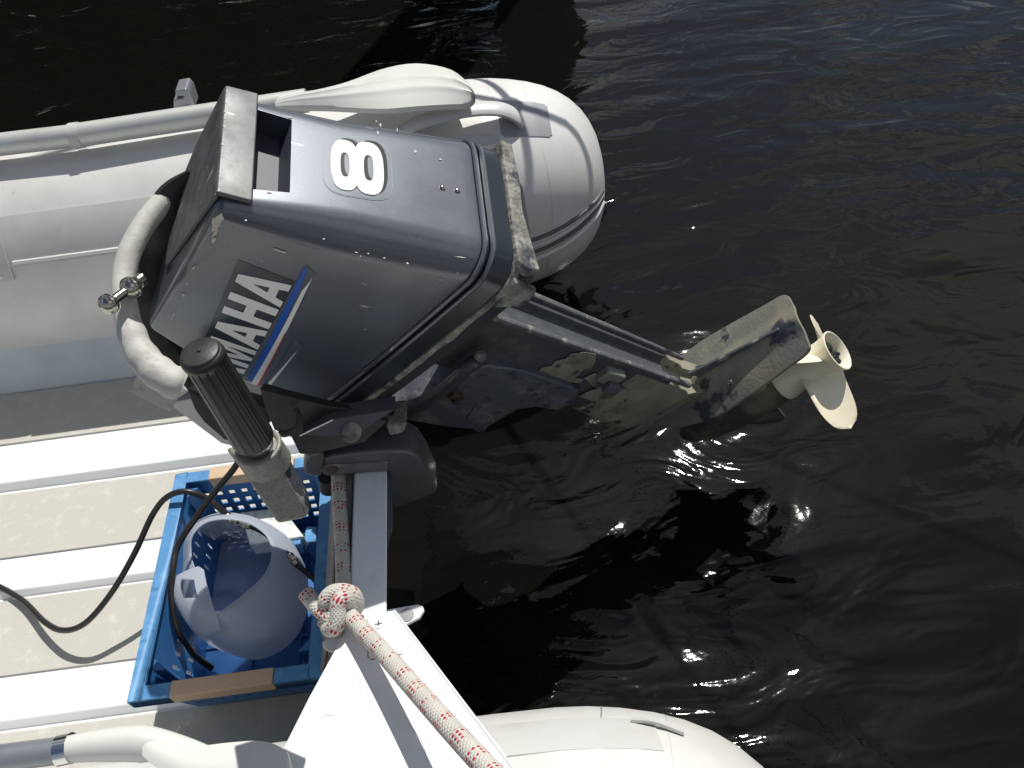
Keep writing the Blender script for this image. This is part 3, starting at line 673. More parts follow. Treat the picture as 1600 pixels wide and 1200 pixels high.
fitting((357, 807, .160), (371, 816, .156), 'brass hose fitting above the jug, left one of the two by the foam block')
fitting((377, 818, .158), (391, 823, .155), 'brass hose fitting touching the jug rim just left of the foam block')
fitting((453, 869, .152), (464, 883, .150), 'dark brass coupling on the short hose at the right of the jug')

# ------------------------------------------------------------------ rope
rope = thing('mooring_rope', 'pale braided mooring rope with red flecks knotted at the transom corner', 'rope', tuple(Zp(530, 945, .38)))
def rp(name, P, rad, seg=18, n=8):
    me = sweep(spline(P, n), rad, seg, uvs=True); o = link(name, me, m_rope, rope, 60); return o
RR = .0105
rope_run = [Zp(536, 950, .402), Dp(560, 978, .945), Dp(600, 1021, .885), Dp(650, 1078, .815), Dp(705, 1140, .745), Dp(765, 1205, .68), Dp(850, 1297, .59)]
rp('standing_line', rope_run, RR)
rp('transom_lashing', [Zp(528, 730, .37), Zp(530, 780, .372), Zp(533, 830, .372), Zp(536, 880, .373), Zp(536, 925, .38), Zp(530, 945, .385)], RR*.98)
rp('transom_lashing', [Zp(538, 740, .352), Zp(541, 800, .352), Zp(545, 850, .352), Zp(548, 900, .354), Zp(547, 935, .365)], RR*.72)
rp('rope_end', [Zp(478, 927, .40), Zp(490, 942, .402), Zp(503, 955, .402), Zp(516, 966, .40), Zp(528, 975, .392)], RR*.98)
kn = rp('knot', [Zp(513, 950, .405), Zp(510, 938, .415), Zp(520, 927, .42), Zp(538, 925, .42), Zp(552, 931, .415), Zp(556, 946, .402), Zp(545, 960, .395), Zp(528, 960, .395)], RR)
rp('knot', [Zp(512, 970, .385), Zp(514, 982, .395), Zp(522, 981, .41), Zp(528, 968, .418), Zp(528, 950, .425), Zp(530, 938, .43), Zp(540, 936, .425), Zp(546, 948, .41)], RR*.95)
rp('knot', [Zp(505, 968, .38), Zp(515, 978, .38), Zp(530, 976, .385), Zp(545, 965, .388), Zp(556, 952, .39)], RR*.9)

# ------------------------------------------------------------------ OUTBOARD MOTOR
motor = thing('outboard_motor', 'blue grey outboard motor tilted up on the transom, cream propeller out of the water', 'outboard motor', tuple(Zp(600, 620, .38)))
SC = -.084
def rearB(A): return .288*A
def nearC(A): return .095*max(A, 0)
def farC(A): return -.168-.05*max(A, 0)
def frontB(A):
    t = min(1, max(0, A)/.17); return -.25-.058*math.sin(t*math.pi/2)
def rr_rear(A): return .016+.022*min(1, max(0, A)/.12)**.8
def rr_front(A): return .014+.012*min(1, max(0, A)/.26)
def ringpts(B0, B1, C0, C1, rr, rf, nc=8, ns=10):
    # B1 rear, B0 front, C1 near, C0 far ; start in the middle of the near side going to the rear
    o = []
    def arc(cb, cc, r, a0, a1):
        for k in range(nc+1):
            a_ = R(a0+(a1-a0)*k/nc); o.append((cb+r*math.cos(a_), cc+r*math.sin(a_)))
    def side(p, q):
        for k in range(1, ns): t = k/ns; o.append((p[0]+(q[0]-p[0])*t, p[1]+(q[1]-p[1])*t))
    arc(B1-rr, C1-rr, rr, 90, 0); side((B1, C1-rr), (B1, C0+rr)); arc(B1-rr, C0+rr, rr, 0, -90)
    side((B1-rr, C0), (B0+rf, C0)); arc(B0+rf, C0+rf, rf, -90, -180); side((B0, C0+rf), (B0, C1-rf)); arc(B0+rf, C1-rf, rf, 180, 90)
    side((B0+rf, C1), (B1-rr, C1)); return o
def shear(A, B):   # the lid's lower seam rises a little towards the front
    return A + .07*(B-.05)*max(0, min(1, (A-.12)/.15))
def cowl_ring(A, inset=0, Ad=None):
    Aq = max(A, 0)
    bow = .004*math.sin(math.pi*min(1, Aq/.27))
    P = ringpts(frontB(Aq)+inset, rearB(Aq)-inset, farC(Aq)+inset, nearC(Aq)-inset, max(.004, rr_rear(Aq)-inset*.5), max(.01, rr_front(Aq)-inset*.5))
    out_ = []
    cb = (frontB(Aq)+rearB(Aq))/2; cc = (farC(Aq)+nearC(Aq))/2
    for B, C in P:
        hb_ = (rearB(Aq)-frontB(Aq))/2
        # slight barrel of the big faces
        kb = 1-min(1, abs(B-cb)/hb_)**2; C2 = C+(.003*kb if C > cc else -.003*kb)*(1 if inset < .02 else 0)
        out_.append(m2w(shear(A if Ad is None else Ad, B), B, C2))
    return out_
def loft(rings, cap0=True, cap1=True):
    n = len(rings[0]); V = [p for r_ in rings for p in r_]; F = []
    for i in range(len(rings)-1):
        for k in range(n): k2 = (k+1) % n; F.append((i*n+k, i*n+k2, (i+1)*n+k2, (i+1)*n+k))
    if cap0: F.append(tuple(range(n))[::-1])
    if cap1: F.append(tuple((len(rings)-1)*n+k for k in range(n)))
    return V, F
def apply_bool(o, cutter_data, op='DIFFERENCE'):
    c = link('cutter_tmp', mesh(*cutter_data), m_recess, None, 0)
    md = o.modifiers.new('bool', 'BOOLEAN'); md.operation = op; md.object = c; md.solver = 'EXACT'; md.material_mode = 'TRANSFER'
    bpy.context.view_layer.update(); dg = bpy.context.evaluated_depsgraph_get(); me = bpy.data.meshes.new_from_object(o.evaluated_get(dg))
    o.modifiers.clear(); old = o.data; o.data = me; bpy.data.objects.remove(c); bpy.data.meshes.remove(old); return o
rings = [cowl_ring(0, .012, -.0035), cowl_ring(0, .006, -.0030), cowl_ring(0, .0025, -.0012), cowl_ring(0, .0008, .0012), cowl_ring(.004)]
rings += [cowl_ring(A) for A in np.linspace(.012, .258, 22)]
rings += [cowl_ring(.262, .001)]
cowl = part('cowling', loft(rings), m_cowl, motor, sharp=0)
rc = [m2w(.020, .006-.034, -.147), m2w(.063, .018-.034, -.140), m2w(.063, .018-.034, -.034), m2w(.020, .006-.034, -.030)]
apply_bool(cowl, prism(rc, bx_*.09))
sharpen(cowl.data, 28); cowl.modifiers.new('w', 'WEIGHTED_NORMAL').keep_sharp = True
# lower lip, seal and pan below the lid
def band(A0, A1, out0, out1, name, m, rough=0, parent=motor, inner=.03, sharp=33, nA=6):
    rs = [cowl_ring(.262, inner, A0)]
    for k in range(nA+1):
        t = k/nA; o_ = out0+(out1-out0)*t
        rs.append(cowl_ring(.262, -o_, A0+(A1-A0)*t))
    rs.append(cowl_ring(.262, inner, A1))
    if rough:
        rg = random.Random(7)
        rs = [[p+np.array([rg.uniform(-1, 1), rg.uniform(-1, 1), rg.uniform(-1, 1)])*rough for p in r_] if 0 < i < len(rs)-1 else r_ for i, r_ in enumerate(rs)]
    return part(name, loft(rs), m, parent, sharp=sharp)
def rim_tube(A, out, rad, name, m):
    rr_ = cowl_ring(.262, -out, A); return part(name, sweep(rr_+[rr_[0], rr_[1]], rad, 8, cap=False), m, motor)
rim_tube(.2655, .0005, .0032, 'lid_bead', m_cowl)
band(.268, .2735, -.002, -.002, 'lid_groove', m_seal)
rim_tube(.2765, .001, .0034, 'lid_bead', m_cowl)
band(.280, .303, .001, .004, 'rubber_seal', m_seal)
band(.3035, .312, .0065, .0075, 'corroded_flange', m_corr, rough=.0011, sharp=60, nA=3)
band(.312, .352, .003, -.016, 'lower_pan', m_pan)
rs = [cowl_ring(.262, .017+.05*t, .352+.03*t) for t in np.linspace(0, 1, 4)]
part('pan_underside', loft(rs), m_pan, motor)
# rough rear apron of the pan, where paint has gone
part('corroded_apron', prism([m2w(.3045, .0855, -.178), m2w(.3045, .0855, .012), m2w(.318, .0865, .020), m2w(.338, .083, .012), m2w(.331, .085, -.02), m2w(.3235, .0855, -.07), m2w(.326, .0855, -.12), m2w(.322, .0855, -.178)], bx_*-.016), m_corr, motor, bw=.003)
part('corroded_corner', prism([m2w(.308, .07, .0315), m2w(.346, .062, .0275), m2w(.350, .035, .030), m2w(.314, .02, .0335)], cx*-.010), m_corr, motor, bw=.003)

# scuffed cap piece with its grip over the recess
topz = -.0035
cap_top = []
for px, py in ((345, 321), (275, 406), (272, 380), (283, 290), (318, 222), (350, 163), (362, 146)):
    q = onA(px, py, -.006); cap_top.append((q[1], q[2]))
cap_top[-1] = (.006, -.160); cap_top[0] = (.003, -.010); cap_top[-2] = (-.02, -.166)
top_poly = [m2w(-.0035, B, C) for B, C in [(.004, -.010), (.004, -.164), (-.09, -.163), (-.135, -.150), (-.168, -.100), (-.172, -.045), (-.09, -.027)]]
capd = [prism(top_poly, ax*-.0045)]
lip = [m2w(-.0078, .0015, -.164), m2w(-.0078, .0015, -.0115), m2w(.026, .0095, -.008), m2w(.026, .0095, -.163)]
capo = part('cowl_cap', join_data([prism(top_poly, ax*-.0045)]), m_cap, motor, bw=.0012)
part('grip_lip', prism(lip, bx_*.0062), m_cap, motor, bw=.0022)

# rivets on the lid's rear face
def rearpt(A, C, off=0): return m2w(A, rearB(A)+off, C)
nrm_rear = (bx_-ax*.288)/np.linalg.norm(bx_-ax*.288)
for A, C in ((.224, -.077), (.241, -.0765)):
    part('rivet', revolve(rearpt(A, C, .0), nrm_rear, [(-.001, .0036), (.0012, .0034), (.0024, .002), (.0027, .0004)], 14), m_steel, motor)

# ---- decals, all thin sheets laid on the lid's faces
nrm_side = (cx-ax*.095)/np.linalg.norm(cx-ax*.095)
def sidept(A, B, off=.0006):
    r = rr_front(A); Bf = frontB(A)
    cb = (frontB(A)+rearB(A))/2; hb_ = (rearB(A)-frontB(A))/2
    if B >= Bf+r:
        kb = 1-min(1, abs(B-cb)/hb_)**2
        return m2w(shear(A, B), B, nearC(A)+.003*kb+off)
    th = (Bf+r-B)/r
    if th < math.pi/2:
        B2 = Bf+r-(r+off)*math.sin(th); C2 = nearC(A)-r+(r+off)*math.cos(th)+.0008*math.cos(th)
    else:
        B2 = Bf-off; C2 = nearC(A)-r-(th-math.pi/2)*r
    return m2w(shear(A, B2), B2, C2)
def tri_grid(poly, mapf, cell=.004):
    # clip a fine grid so the sheet can follow a curved face: subdivide polygon by bmesh bisect cuts
    bm = bmesh.new(); vs = [bm.verts.new((p[0], p[1], 0)) for p in poly]; bm.faces.new(vs)
    xs = [p[0] for p in poly]; ys = [p[1] for p in poly]
    for ax_i, (lo, hi) in enumerate(((min(xs), max(xs)), (min(ys), max(ys)))):
        k = lo+cell
        while k < hi:
            co = (k, 0, 0) if ax_i == 0 else (0, k, 0); no = (1, 0, 0) if ax_i == 0 else (0, 1, 0)
            bmesh.ops.bisect_plane(bm, geom=bm.verts[:]+bm.edges[:]+bm.faces[:], plane_co=co, plane_no=no); k += cell
    bmesh.ops.triangulate(bm, faces=bm.faces)
    bm.verts.index_update(); V = [mapf(v.co.x, v.co.y) for v in bm.verts]; F = [tuple(v.index for v in f.verts) for f in bm.faces]; bm.free(); return V, F
def decal(name, polys, mapf, m, parent, cell=.01):
    return part(name, join_data([tri_grid(p, mapf, cell) for p in polys]), m, parent, sharp=0)
# letters: unit glyphs (u right 0..1, v up 0..1), strokes as convex quads
def GA(): return [[(0, 0), (.27, 0), (.61, 1), (.34, 1)], [(.39, 1), (.66, 1), (1, 0), (.73, 0)], [(.26, .18), (.74, .18), (.68, .36), (.32, .36)]]
def GH(): return [[(.02, 0), (.33, 0), (.33, 1), (.02, 1)], [(.67, 0), (.98, 0), (.98, 1), (.67, 1)], [(.33, .40), (.67, .40), (.67, .61), (.33, .61)]]
def GM(): return [[(0, 0), (.22, 0), (.22, 1), (0, 1)], [(.78, 0), (1, 0), (1, 1), (.78, 1)], [(.22, 1), (.22, .62), (.42, 0), (.52, 0), (.52, .30), (.30, 1)], [(.78, 1), (.70, 1), (.52, .30), (.52, 0), (.58, 0), (.78, .62)]]
def GY(): return [[(.38, 0), (.62, 0), (.62, .46), (.38, .46)], [(.38, .46), (.5, .46), (.5, .56), (.26, 1), (0, 1)], [(.5, .46), (.62, .46), (1, 1), (.74, 1), (.5, .56)]]
base_r = np.array([.103, -.068]); up_v = np.array([-.057, .002]); base_dir = np.array([.0215, -.196])/4.0
def txt(i, u, v):   # i = letter counted from the right end of the word
    p = base_r+base_dir*(i+1-u)*1.0*.985+up_v*v; return (p[0], p[1])
word = 'YAMAHA'; sheet_polys = []
for k, chn in enumerate(word):
    i = len(word)-1-k; g = {'A': GA, 'H': GH, 'M': GM, 'Y': GY}[chn]()
    pl = [[txt(i, .04+.92*u, v) for u, v in q] for q in g]
    decal('letter', pl, lambda A, B: sidept(A, B, .0011), m_dw, cowl)
bk = [txt(0, 1.08, 1.1), txt(5, -.05, 1.1), txt(5, -.05, -.22), txt(0, 1.12, -.22)]
decal('name_sticker', [bk], lambda A, B: sidept(A, B, .0005), mat('decal_dark_backing', (.03, .042, .055), .22, coat=.4), cowl)
def sm(*zz): return [tuple(onM(150+x/3.2, 350+y/3.2, (-.095, 0, 1))[:2]) for x, y in zz]
decal('stripe_backing', [sm((1045, 196), (1100, 235), (822, 842), (742, 800), (742, 742))], lambda A, B: sidept(A, B, .0006), m_dgrey, cowl)
decal('blue_stripe', [sm((1040, 205), (1058, 222), (802, 792), (770, 765))], lambda A, B: sidept(A, B, .0012), m_dblue, cowl)
decal('white_stripe', [sm((1084, 246), (1078, 262), (800, 800), (818, 832))[::1], ], lambda A, B: sidept(A, B, .0012), m_dw, cowl)
decal('white_stripe', [sm((1030, 320), (1080, 262), (890, 640), (815, 832), (790, 795))], lambda A, B: sidept(A, B, .0013), m_dw, cowl)
decal('red_stripe', [sm((950, 530), (953, 534), (824, 838), (814, 832))], lambda A, B: sidept(A, B, .0017), m_dred, cowl)
decal('black_flash', [sm((1008, 560), (1052, 608), (880, 838), (848, 838))], lambda A, B: sidept(A, B, .0008), m_dgrey, cowl)
decal('white_flash', [sm((1022, 626), (1016, 640), (882, 836), (852, 836))], lambda A, B: sidept(A, B, .0013), m_dw, cowl)
# the figure 8 on the rear face
def reard(A, C, off=.0008):
    cc = (nearC(A)+farC(A))/2; return m2w(shear(A, rearB(A)), rearB(A)+off, C)
def ringpoly(ca, cc_, ra, rc_, n=28, p=2.7):
    o = []
    for k in range(n):
        t = 2*math.pi*k/n; c_, s_ = math.cos(t), math.sin(t)
        o.append((ca+ra*math.copysign(abs(c_)**(2/p), c_), cc_+rc_*math.copysign(abs(s_)**(2/p), s_)))
    return o
def annulus(ca, cc_, ra, rc_, ia, ic, off):
    O = ringpoly(ca, cc_, ra, rc_); I = ringpoly(ca, cc_, ia, ic); n = len(O)
    V = [reard(A, C, off) for A, C in O+I]; F = [(k, (k+1) % n, n+(k+1) % n, n+k) for k in range(n)]; return V, F
eA, eC = .1295, -.0865
def eight(da, dc, off, gr=1.0): return join_data([annulus(eA-.0120+da, eC+.001+dc, .0148*gr, .037*gr, .0048, .018, off), annulus(eA+.0130+da, eC+dc, .0162*gr, .039*gr, .0052, .019, off+.0001)])
part('number_sticker', (lambda P: (P, [tuple(range(len(P)))]))([reard(A, C, .0005) for A, C in ringpoly(eA+.002, eC, .0370, .0455, 40, 4)]), m_dline, cowl, sharp=0)
part('number_sticker_face', (lambda P: (P, [tuple(range(len(P)))]))([reard(A, C, .0007) for A, C in ringpoly(eA+.002, eC, .0360, .0445, 40, 4)]), m_cowl, cowl, sharp=0)
part('number_shadow', eight(.0045, -.004, .0010), m_db, cowl, sharp=0)
part('number_shadow', eight(.0025, -.002, .0012), m_db, cowl, sharp=0)
part('number', eight(0, 0, .0016), m_dw, cowl, sharp=0)
# paint chips: bare patches with their own outlines
def chip(mapf, a_, b_, ra, rb, seed):
    rg = random.Random(seed); n = 11
    return [mapf(a_+ra*math.cos(2*math.pi*k/n)*rg.uniform(.35, 1.2), b_+rb*math.sin(2*math.pi*k/n)*rg.uniform(.35, 1.2)) for k in range(n)]
chips = []
def addchip(px, py, ra, rb, seed, face='side'):
    if face == 'side': q = onM(px, py, (-.095, 0, 1)); P = chip(lambda A, B: sidept(A, B, .0009), q[0], q[1], ra, rb, seed)
    else: q = onM(px, py, (-.288, 1, 0)); P = chip(lambda A, C: reard(A, C, .0009), q[0], q[2], ra, rb, seed)
    chips.append((P, [tuple(range(len(P)))]))
for k, (px, py, ra, rb) in enumerate(((340, 345, .005, .015), (337, 360, .003, .010), (334, 372, .002, .006), (344, 338, .004, .006), (434, 388, .010, .002), (445, 391, .004, .0015), (286, 456, .003, .004), (303, 414, .0015, .005), (270, 490, .001, .010), (292, 440, .001, .006), (690, 435, .002, .0014), (684, 440, .0012, .001), (715, 425, .0015, .001))):
    addchip(px, py, ra, rb, k+3)
for k, (px, py, ra, rb) in enumerate(((648, 237, .0022, .003), (687, 249, .0018, .002), (556, 395, .002, .0008), (575, 397, .0015, .0008), (563, 401, .001, .0008), (600, 404, .002, .001), (636, 412, .0015, .001), (594, 196, .0012, .004), (420, 301, .004, .0015), (453, 184, .004, .0012), (718, 402, .006, .0006), (384, 345, .0015, .001), (505, 374, .0012, .0012), (590, 208, .0008, .004), (620, 203, .0006, .004), (588, 190, .0015, .0012))):
    addchip(px, py, ra, rb, k+40, 'rear')
part('paint_chips', join_data(chips), m_chip, cowl, sharp=0, props=dict(kind='stuff'))
# ridge wear along the cap's edge
edge = []
rg = random.Random(11)
for k in range(26):
    t = rg.random(); C = -.160+.15*t; w = rg.uniform(.001, .0035)
    P = [m2w(-.0079+rg.uniform(0, .006), .0079+.0006, C+w*dx) for dx in (-1, -.2, .9)]; edge.append((P, [(0, 1, 2)]))
part('edge_wear', join_data(edge), m_chip, motor, sharp=0, props=dict(kind='stuff'))

# ---- leg (midsection)
def legring(A, Br, Bf, hw, sharp_r=.006, nf=10):
    # rear: square channel corner; front: rounded nose; symmetric about SC
    o = [(Br, hw), (Br, hw*.45), (Br-.012, hw*.36), (Br-.012, -hw*.36), (Br, -hw*.45), (Br, -hw)]
    for k in range(1, nf*2):
        t = k/(nf*2); B = Br+(Bf-Br)*(1-math.cos(t*math.pi))/2 if False else None
    n = nf
    for k in range(1, n): t = k/n; o.append((Br-(Br-Bf)*.78*t, -hw*(1+.04*math.sin(t*3.1))))
    for k in range(0, 9): a_ = R(-90-180*k/8); o.append((Bf+(Br-Bf)*.22+(Br-Bf)*.22*math.cos(a_), hw*math.sin(a_)))
    for k in range(1, n): t = 1-k/n; o.append((Br-(Br-Bf)*.78*t, hw*(1+.04*math.sin(t*3.1))))
    return [m2w(A, B, SC+C) for B, C in o]
rs = [legring(A, -.090-.03*(A-.34)/.5, -.25-.04*(A-.34)/.5, .040-.006*(A-.34)/.5) for A in np.linspace(.345, .785, 12)]
leg = part('leg', loft(rs), m_leg, motor, sharp=30); bevel(leg, .002)
rs = [legring(.700, -.117, -.282, .0352), legring(.740, -.120, -.290, .0385), legring(.780, -.124, -.298, .0410), legring(.815, -.128, -.304, .0405), legring(.842, -.130, -.300, .037)]
part('lower_flange', loft(rs), m_olive, motor, sharp=35)
rs = [legring(.842, -.131, -.294, .036), legring(.858, -.128, -.285, .031), legring(.876, -.124, -.275, .029)]
part('gearcase_neck', loft(rs), m_olive, motor, sharp=35)
# worn twin rails down the trailing edge
for C0, C1 in ((.030, .0405), (-.0405, -.028)):
    part('trailing_rail', prism([m2w(.35, -.0925, SC+C0), m2w(.35, -.0925, SC+C1), m2w(.835, -.1225, SC+C1*.80), m2w(.835, -.1225, SC+C0*.75)], bx_*.0085), m_legedge, leg, bw=.003)
lp = lambda pts: [m2w(q_[0], q_[1], SC+.0408) for q_ in [onC(x, y, SC+.0405) for x, y in pts]]
wp = [(838, 582), (846, 574), (862, 571), (868, 563), (884, 560), (892, 552), (915, 550), (931, 553), (930, 566), (924, 574), (912, 576), (905, 584), (898, 590), (913, 592), (906, 598), (880, 596), (862, 590)]
part('worn_patch', prism(lp(wp), cx*.0006), m_worn, leg, sharp=0)
part('worn_patch', prism(lp([(912, 590), (930, 582), (955, 600), (975, 606), (955, 622), (925, 626), (905, 618), (930, 606)]), cx*.0006), m_worn, leg, sharp=0)
part('worn_patch', prism(lp([(938, 615), (965, 600), (985, 612), (975, 640), (955, 652), (925, 640)]), cx*.0006), m_worn, leg, sharp=0)
part('rust_streak', prism([m2w(.355, -.1055+.002, SC+.010), m2w(.355, -.1055+.002, SC+.024), m2w(.42, -.1095+.002, SC+.020), m2w(.45, -.1115+.002, SC+.014)], bx_*.002), m_rust, leg)
# anode block on the near side of the leg
q = onC(957, 588, SC+.045)
part('anode', join_data([mbox(q[0]-.022, q[0]+.018, q[1]-.018, q[1]+.014, SC+.034, SC+.052)]), m_plateu, motor, bw=.004)
part('anode', join_data([mbox(q[0]-.006, q[0]+.022, q[1]-.024, q[1]-.004, SC+.051, SC+.064)]), m_legedge, motor, bw=.003)

# anti-ventilation plate
plo = [(.070, -.142), (.080, -.120), (.086, -.085), (.085, -.050), (.078, -.029), (.03, -.022), (-.04, -.014), (-.12, -.010), (-.20, -.026), (-.245, -.052), (-.262, -.085), (-.245, -.117), (-.20, -.142), (-.12, -.155), (-.04, -.152), (.03, -.146)]
pp = loopres([np.array([B, C, 0.0]) for B, C in plo], 80)
def plz(B, C): return .872+.010*((C-SC)/.07)**2-.004*math.cos(min(1, abs(C-SC)/.03)*math.pi)
V = []; F = []; nr = 10; npp = len(pp)
for s in (0, 1):
    for j in range(nr+1):
        f = j/nr
        for q in pp:
            B = -.09+(q[0]+.09)*f; C = SC+(q[1]-SC)*f; V.append(m2w(plz(B, C)+s*.0065, B, C))
    for j in range(nr):
        for k in range(npp):
            k2 = (k+1) % npp; o_ = s*(nr+1)*npp; F.append((o_+j*npp+k, o_+j*npp+k2, o_+(j+1)*npp+k2, o_+(j+1)*npp+k))
for k in range(npp): k2 = (k+1) % npp; F.append((nr*npp+k, nr*npp+k2, (nr+1)*npp+nr*npp+k2, (nr+1)*npp+nr*npp+k))
vplate = part('ventilation_plate', (V, F), m_plateu, motor, sharp=45)
part('plate_fin', prism([m2w(.842, -.122, SC-.0035), m2w(.845, -.112, SC-.0035), m2w(.862, .0, SC-.002), m2w(.867, .052, SC-.001), m2w(.876, .052, SC-.001), m2w(.876, -.12, SC-.0035)], cx*.0055), m_legedge, motor, bw=.0012)
q = onA(1143, 598, .872); part('plate_screw', revolve(m2w(.870, q[1], q[2]), -ax, [(-.001, .0055), (.002, .005), (.003, .002)], 14), m_steel, motor)
# gearcase torpedo, skeg
GA0 = 1.03
prof = [(-.31, .002), (-.305, .012), (-.29, .022), (-.26, .032), (-.22, .038), (-.16, .041), (-.10, .040), (-.068, .036), (-.062, .035)]
part('gearcase', revolve(m2w(GA0, 0, SC), bx_, prof, 36), m_gear, motor, sharp=50)
rs = []
for A in np.linspace(.872, 1.01, 7):
    t = (A-.872)/.138; rs.append([m2w(A, B, SC+C) for B, C in [(-.085-.02*t+(-.15-.01*t)*(1-math.cos(u))/2, (.026-.006*t+.010*(t > .9))*math.sin(u)) for u in np.linspace(0, 2*math.pi, 28, endpoint=False)]])
part('gearcase_strut', loft(rs), m_gear, motor, sharp=50)
part('skeg', prism([m2w(1.05, -.10, SC-.004), m2w(1.10, -.13, SC-.003), m2w(1.165, -.155, SC-.0025), m2w(1.17, -.175, SC-.0025), m2w(1.14, -.20, SC-.003), m2w(1.05, -.235, SC-.004)], cx*.007), m_gear, motor, bw=.002)

# propeller
hub0 = m2w(GA0, -.062, SC)
prof = [(.000, .030), (.001, .0375), (.010, .0378), (.018, .0355), (.036, .0325), (.062, .0300), (.090, .0305), (.106, .0340), (.114, .0370), (.117, .0372), (.1175, .0350), (.112, .0315), (.100, .0290), (.060, .0275), (.058, .012), (.057, .001)]
prop = part('propeller', revolve(hub0, bx_, prof, 48, capends=False), m_prop, motor, sharp=40)
part('inner_hub', revolve(hub0, bx_, [(.055, .0165), (.098, .0155), (.1, .012), (.1, .001)], 24), m_prop, prop, sharp=40)
rg = random.Random(5); wd = []
for k in range(26):
    a_ = rg.uniform(0, 6.28); r_ = rg.uniform(0, .017); c0 = hub0+bx_*(.100+rg.uniform(-.004, .008))+ax*r_*math.cos(a_)+cx*r_*math.sin(a_)
    wd.append(sphere(c0, rg.uniform(.003, .0075), 8, (rg.uniform(.6, 1.5), rg.uniform(.6, 1.5), 1)))
part('weed', join_data(wd), m_weed, prop, sharp=0, props=dict(kind='stuff'))
def pblade(phi, nm='blade'):
    # blade root on the hub at angle phi (0 = towards near side c, growing towards a), pitch twisted, tip skewed
    V = []; F = []; nr_ = 16; nc_ = 14
    for s in (1, -1):
        for i in range(nr_+1):
            t = i/nr_; r_ = .029+.100*t
            chord = (.080*(1-t)+.112*t)*math.sqrt(max(0.0, 1-max(0, (t-.35)/.65)**3.2))*(1 if t < .999 else .2)
            pitch = math.atan2(.165, 2*math.pi*r_)     # helical
            for j in range(nc_+1):
                w = j/nc_-.5; along = w*chord
                th = phi+(along*math.cos(pitch))/r_*.92+.22*t; bb = .074+along*math.sin(pitch)*1.05-.010*t
                thick = .0058*(1-.72*t)*math.sqrt(max(0, 1-(2*w)**2))*.5+.0004
                bb2 = bb+s*thick
                V.append(hub0+bx_*bb2+(cx*math.cos(th)+ax*math.sin(th))*r_)
    k = (nr_+1)*(nc_+1)
    for s in (0, 1):
        for i in range(nr_):
            for j in range(nc_):
                q_ = (i*(nc_+1)+j, i*(nc_+1)+j+1, (i+1)*(nc_+1)+j+1, (i+1)*(nc_+1)+j); F.append(tuple(x+s*k for x in (q_ if s == 0 else q_[::-1])))
    for i in range(nr_):
        for j in (0, nc_):
            a_ = i*(nc_+1)+j; b_ = a_+nc_+1; F.append((a_, b_, b_+k, a_+k))
    for j in range(nc_):
        for i in (0, nr_):
            a_ = i*(nc_+1)+j; F.append((a_, a_+1, a_+1+k, a_+k))
    return part(nm, (V, F), m_prop, prop, sharp=60)
for k in range(3): pblade(R(14+120*k))

# ---- swivel bracket casting at the front of the leg
def mpoly(pxs, C): return [m2w(*onC(x, y, C)) for x, y in pxs]
sb = mpoly([(600, 650), (655, 628), (690, 612), (722, 598), (745, 575), (765, 572), (815, 580), (876, 600), (905, 612), (900, 628), (872, 642), (840, 637), (810, 640), (785, 655), (762, 668), (756, 678), (744, 672), (700, 668), (640, 658)], SC+.052)
part('swivel_bracket', prism(sb, cx*-.100), m_brk, motor, bw=.004)
lug = mpoly([(728, 655), (740, 640), (765, 648), (775, 660), (762, 668), (756, 679), (742, 674)], SC+.056)
part('bracket_lug', prism(lug, cx*-.02), m_brk, motor, bw=.003)
bp = m2w(*onC(712, 618, SC+.053)); part('pivot_bolt', join_data([revolve(bp, cx, [(-.002, .013), (.006, .013), (.007, .011)], 6), revolve(bp, cx, [(.006, .006), (.014, .006), (.015, .003)], 12)]), m_rust, motor, sharp=25)
bp = m2w(*onC(853, 628, SC+.0525)); part('washer', revolve(bp, cx, [(-.002, .017), (.002, .017), (.003, .013), (.004, .006), (.006, .004)], 28), m_brk, motor)
part('washer_bolt', revolve(bp, cx, [(.003, .005), (.008, .005), (.009, .002)], 6), m_rust, motor, sharp=25)
part('lift_handle', sweep(spline([m2w(*onC(x, y, SC+.068)) for x, y in ((630, 640), (662, 628), (700, 602), (728, 576), (747, 562))], 6), lambda t: .011 if t < .97 else .008, 16), m_pan, motor)
part('shift_lever', sphere(m2w(*onC(751, 556, SC+.068)), .0095, 16), m_legedge, motor)
# dark structure under the pan, over the transom
dk = [Dp(x, y, d) for x, y, d in ((405, 606, .955), (440, 617, .965), (510, 634, .99), (590, 646, 1.02), (616, 650, 1.03), (570, 656, 1.03), (520, 661, 1.02), (478, 676, 1.005), (455, 684, .995), (428, 672, .985), (415, 640, .97))]
part('steering_bracket', prism(dk, (0, .02, -.012)), m_strap, motor, bw=.002)
part('bracket_web', prism([p_+np.array([.0, .03, -.03]) for p_ in [Dp(x, y, d) for x, y, d in ((430, 670, 1.0), (560, 650, 1.04), (600, 664, 1.05), (560, 700, 1.05), (500, 712, 1.04), (455, 720, 1.0))]], (0, .03, -.02)), m_black, motor, bw=.003)
part('lever_ring', sweep(spline([Dp(x, y, d) for x, y, d in ((462, 640, .975), (468, 655, .97), (462, 670, .965), (446, 678, .96), (436, 676, .96))], 6), .004, 10), m_strap, motor)
part('friction_plate', prism([Dp(x, y, d) for x, y, d in ((470, 680, .985), (520, 655, .99), (617, 640, 1.005), (575, 668, 1.0), (565, 676, .995), (520, 682, .99))], (0, .03, -.008)), m_clamp, motor, bw=.001)
part('adjuster_washer', revolve(Dp(549, 676, .985), (0, -.3, 1), [(0, .013), (.002, .013), (.003, .009)], 20), m_corr, motor)
part('lever_edge', sweep([Dp(468, 681, .965), Dp(520, 656, .975)], .0012, 6), m_alu, motor)

